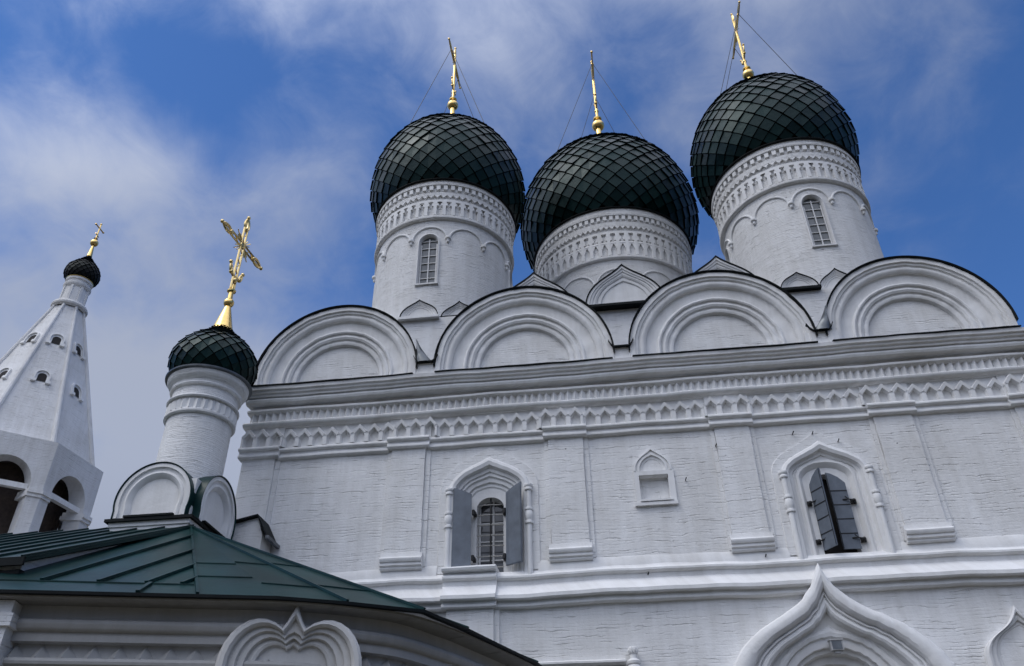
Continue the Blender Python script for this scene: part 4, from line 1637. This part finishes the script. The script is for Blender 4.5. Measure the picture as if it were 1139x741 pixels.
part('rim_flashing', b, M_ZINC, sdr, (DX, DY, 0), 30)
SD = [(0.64, 0), (0.79, 0.16), (0.875, 0.40), (0.86, 0.66), (0.76, 0.92), (0.58, 1.16), (0.40, 1.34), (0.27, 1.50), (0.20, 1.64)]
tb = tile_dome([(r, z * 0.85) for r, z in SD], 20, 0.98, 0.030, 31, 0.2)
sdm = part('dome', tb, [M_TILE, M_LIP], chapel, (DX, DY, 10.36), 0, fix=False)
b = MB()
z = 10.36
b.lathe([(0.27, 11.60 - z), (0.245, 11.70 - z), (0.205, 11.80 - z), (0.075, 12.34 - z), (0.06, 12.38 - z)], 24)
b.ball((0, 0, 12.48 - z), 0.115, 18, 12)
b.lathe([(0.058, 12.56 - z), (0.052, 12.76 - z), (0.095, 12.79 - z), (0.10, 12.82 - z), (0.05, 12.86 - z), (0.03, 13.0 - z)], 16)
part('finial', b, M_GOLD, sdm, (DX, DY, z), 40)
cb_ = cross_mesh(2.12, 0.64, 14.16 - 12.86, 0.025, 0.062, 0)
Mx = Matrix.Rotation(radians(-7), 3, 'Z')
cb_.v = [tuple(Mx @ Vector(p)) for p in cb_.v]
part('cross', cb_, M_SILV, sdm, (DX, DY, 12.86), 40)

# ------------------------------------------------------------------ little annexe in the corner between church and chapel
ann = thing('annexe', 'narrow plain white lean-to with dark pitched roof squeezed between chapel drum and church corner', 'annexe', (-7.6, -0.4, 0))
b = MB()
b.prism_xz([(-8.6, 0), (-6.78, 0), (-6.78, 7.42), (-6.92, 7.78), (-7.4, 7.68), (-8.6, 7.40)], -0.50, -0.02)
part('wall', b, M_WALL, ann, (0, 0, 0), 0)
b = MB()
b.prism_xz([(-8.7, 7.43), (-7.4, 7.72), (-6.90, 7.825), (-6.64, 7.37), (-6.66, 7.35), (-6.91, 7.79), (-7.4, 7.685), (-8.7, 7.40)], -0.60, -0.015)
part('roof', b, M_EDGE, ann, (0, 0, 0), 0)
b = MB()
b.box(-6.655, -6.59, -0.62, -0.02, 7.30, 7.365)
part('gutter', b, M_ZINC, ann, (0, 0, 0), 0)

# ------------------------------------------------------------------ bell tower
TX, TY = -23.8, 12.0
tower = thing('bell_tower', 'distant white octagonal bell tower with tall tent roof and small black onion dome', 'bell tower', (TX, TY, 0))
A0 = radians(-28.0)


def oct_pt(R_, k, z):
    a = A0 + k * pi / 4
    return Vector((R_ * cos(a), R_ * sin(a), z))


def tp(name, mb, mat, parent=tower, smooth=35):
    return part(name, mb, mat, parent, (TX, TY, 0), smooth)


b = MB()
RT = 3.55
zb0, zspr, zapx, ztop = 10.3, 14.1, 15.1, 15.95
for k in range(8):
    P0, P1 = oct_pt(RT, k, 0), oct_pt(RT, k + 1, 0)
    u = (P1 - P0)
    ln = u.length
    u.normalize()
    n = Vector((u.y, -u.x, 0))
    th_ = 0.62
    hwid = ln * 0.335
    inner = arch(hwid, zb0, zspr, zapx, 0, 10, ln / 2)
    def W3(x, z, d, q=0.0):
        # inner skin is a smaller octagon
        x2 = x + (ln / 2 - x) * (th_ / (RT * cos(pi / 8))) if d > 0 else x
        p = P0 + u * x2 - n * d
        return (p.x, p.y, z)
    front = [(0, zb0)] + [(x, z) for x, z in inner] + [(ln, zb0)]
    # front skin as strips left pier, head, right pier
    for d in (0.0, th_):
        half = len(inner) // 2
        Lp = inner[:half + 1]
        Rp = inner[half:]
        for i in range(len(Lp) - 1):
            (xa, za_), (xb_, zb2) = Lp[i], Lp[i + 1]
            b.add([W3(0, za_, d), W3(xa, za_, d), W3(xb_, zb2, d), W3(0, zb2, d)], [(0, 1, 2, 3)])
        for i in range(len(Rp) - 1):
            (xa, za_), (xb_, zb2) = Rp[i], Rp[i + 1]
            b.add([W3(ln, za_, d), W3(xa, za_, d), W3(xb_, zb2, d), W3(ln, zb2, d)], [(0, 3, 2, 1)])
        b.add([W3(0, zapx, d), W3(ln, zapx, d), W3(ln, ztop, d), W3(0, ztop, d)], [(0, 1, 2, 3)])
    b.grid([[W3(x, z, 0.0) for x, z in inner], [W3(x, z, th_) for x, z in inner]])
b.poly([tuple(oct_pt(RT, k, ztop)) for k in range(8)])
b.poly([tuple(oct_pt(RT, k, zb0)) for k in range(8)])
belf = tp('belfry', b, M_TOWER, smooth=20)
b = MB()
b.prism_xy([tuple(oct_pt(RT * 1.02, k, 0))[:2] for k in range(8)], 0, zb0 - 0.02)
tp('shaft', b, M_TOWER, smooth=0)
# impost mouldings on the piers
for k in range(8):
    b = MB()
    P0, P1, Pm = oct_pt(RT, k, 0), oct_pt(RT, k + 1, 0), oct_pt(RT, k - 1, 0)
    u = (P1 - P0).normalized()
    v = (Pm - P0).normalized()
    ln = (P1 - P0).length
    wd = ln * 0.165 + 0.04
    for d, z0_, z1_ in ((0.05, zspr - 0.40, zspr - 0.27), (0.10, zspr - 0.27, zspr - 0.12)):
        o = P0.normalized() * d * 1.08
        a, c_ = P0 + o + u * wd, P0 + o + v * wd
        ai, ci = a - P0.normalized() * 0.8, c_ - P0.normalized() * 0.8
        b.prism_xy([(c_.x, c_.y), (P0.x + o.x, P0.y + o.y), (a.x, a.y), (ai.x, ai.y), (ci.x, ci.y)], z0_, z1_)
    tp('impost', b, M_TRIM, belf, smooth=0)
for k in range(8):
    b = MB()
    P0, P1 = oct_pt(RT - 0.25, k, 0), oct_pt(RT - 0.25, k + 1, 0)
    p, q = P0.lerp(P1, 0.16), P0.lerp(P1, 0.84)
    b.bar((p.x, p.y, zspr - 0.12), (q.x, q.y, zspr - 0.12), 0.22, 0.2)
    tp('tie_beam', b, M_TRIM, belf, smooth=0)
b = MB()
b.prism_xy([tuple(oct_pt(RT - 0.55, k, 0))[:2] for k in range(8)], 15.2, 15.35)
for k in range(4):
    P0, P1 = oct_pt(RT - 0.6, k, 14.7), oct_pt(RT - 0.6, k + 4, 14.7)
    b.bar(P0, P1, 0.25, 0.28)
tp('timber_ceiling', b, M_TIMB, belf, smooth=0)
b = MB()
b.prism_xy([tuple(oct_pt(2.35, k, 0))[:2] for k in range(8)], zb0 + 0.01, 15.19)  # added core: blocks the view through so the belfry arches read dark
for k in range(8):
    P0 = oct_pt(2.37, k, 0)
    b.box(P0.x - 0.09, P0.x + 0.09, P0.y - 0.09, P0.y + 0.09, zb0 + 0.02, 15.18)
tp('dark_core', b, M_TIMB, belf, smooth=0)

# tent roof
TR0, TR1, TZ0, TZ1 = 3.10, 0.60, 15.96, 23.8
b = MB()
nz = 10
rows = []
for i in range(nz + 1):
    t = i / nz
    rows.append([tuple(oct_pt(TR0 + (TR1 - TR0) * t, k, TZ0 + (TZ1 - TZ0) * t)) for k in range(8)])
b.grid(rows, cv=True)
tent = tp('tent_roof', b, M_TOWER, smooth=20)
b = MB()
for k in range(8):
    b.tube([tuple(oct_pt(TR0 + (TR1 - TR0) * i / 12 + 0.015, k, TZ0 + (TZ1 - TZ0) * i / 12)) for i in range(13)], [0.11 - 0.004 * i for i in range(13)], 8)
tp('tent_rib', b, M_TOWER, tent, smooth=40)
# dormers: round-headed openings with a hood on little brackets
for k in range(8):
    a = A0 + (k + 0.5) * pi / 4
    ap = cos(pi / 8)
    for zc in (19.22, 21.42):
        t = (zc - TZ0) / (TZ1 - TZ0)
        r = (TR0 + (TR1 - TR0) * t) * ap
        c = Vector((r * cos(a), r * sin(a), zc))
        sl_ = Vector(((TR1 - TR0) * ap * cos(a), (TR1 - TR0) * ap * sin(a), TZ1 - TZ0)).normalized()
        n = Vector((cos(a) * sl_.z, sin(a) * sl_.z, -hypot(sl_.x, sl_.y) * -1)).normalized()
        sv = sl_.cross(n).normalized()
        n = sv.cross(sl_).normalized()
        if n.x * cos(a) + n.y * sin(a) < 0:
            n = -n

        def F(x, z, d):
            p = c + sv * x + sl_ * z + n * d
            return tuple(p)
        m = MB()
        op = arch(0.15, -0.28, 0.0, 0.15, 0, 8)
        ou = arch(0.30, -0.28, 0.02, 0.34, 0, 8)
        om = arch(0.24, -0.28, 0.01, 0.26, 0, 8)
        m.grid([[F(x, z, 0.0) for x, z in ou], [F(x, z, 0.09) for x, z in ou], [F(x, z, 0.09) for x, z in om], [F(x, z, 0.02) for x, z in om], [F(x, z, 0.02) for x, z in op]])
        for sx in (-1, 1):
            vs = [F(sx * 0.27 + dx * 0.09, z, d) for z in (-0.40, -0.26) for dx, d in ((-1, 0), (1, 0), (1, 0.11), (-1, 0.11))]
            m.add(vs, [(0, 1, 2, 3), (4, 5, 6, 7), (0, 1, 5, 4), (1, 2, 6, 5), (2, 3, 7, 6), (3, 0, 4, 7)])
        dm = tp('dormer_window', m, M_TRIM, tower, smooth=30)
        d = MB()
        d.poly([F(x, z, 0.024) for x, z in arch(0.165, -0.285, 0.0, 0.16, 0, 8)])
        part('opening', d, M_DARK, dm, (TX, TY, 0), 0)  # flat face, the shade of the hole is put into its colour
# neck, gilded band, dome, cross
b = MB()
b.lathe([(0.66, 23.66), (0.76, 23.74), (0.78, 23.82), (0.74, 23.92), (0.60, 23.96), (0.53, 24.0), (0.50, 24.85), (0.56, 24.90), (0.60, 25.0), (0.60, 25.06), (0.52, 25.08), (0.52, 25.22), (0.58, 25.26), (0.58, 25.36), (0.4, 25.4)], 32)
for k in range(8):
    a = A0 + k * pi / 4
    b.box(-0.05, 0.05, -0.05, 0.05, 24.0, 24.86)
    for i in range(len(b.v) - 8, len(b.v)):
        x, y, z = b.v[i]
        b.v[i] = (0.52 * cos(a) + x * cos(a) - y * sin(a), 0.52 * sin(a) + x * sin(a) + y * cos(a), z)
nk = tp('neck', b, M_TRIM, tent, smooth=30)
b = MB()
b.lathe([(0.50, 25.36), (0.585, 25.37), (0.595, 25.40), (0.585, 25.44), (0.5, 25.45)], 32)
tp('gilded_band', b, M_GOLD, tent, smooth=30)
tdp = [(0.55, 0), (0.70, 0.16), (0.76, 0.42), (0.70, 0.70), (0.52, 0.97), (0.32, 1.2), (0.17, 1.45), (0.10, 1.75)]
tb = tile_dome(tdp, 18, 1.0, 0.035, 77, 0.2)
tdm = part('dome', tb, [M_TILEB, M_LIP], tower, (TX, TY, 25.42), 0, fix=False)
b = MB()
b.lathe([(0.13, 1.55), (0.10, 1.8), (0.055, 2.2), (0.05, 2.28)], 14)
b.ball((0, 0, 2.42), 0.19, 14, 10)
b.lathe([(0.06, 2.58), (0.05, 2.66), (0.10, 2.70), (0.04, 2.76), (0.035, 3.0)], 10)
part('finial', b, M_GOLD, tdm, (TX, TY, 25.42), 40)
b = MB()
b.tube([(0, 0, 0), (0, 0, 1.22)], 0.033, 6)
b.tube([(0, -0.36, 0.88), (0, 0.36, 0.88)], 0.036, 6)
b.tube([(0, -0.16, 0.32), (0, 0.16, 0.24)], 0.03, 6)
for p in ((0, -0.38, 0.88), (0, 0.38, 0.88), (0, 0, 1.24)):
    b.ball(p, 0.06, 8, 6)
b.v = [(x, y * 0.85, z * 0.74) for x, y, z in b.v]
part('cross', b, M_GOLD, tdm, (TX, TY, 25.42 + 2.72), 40)
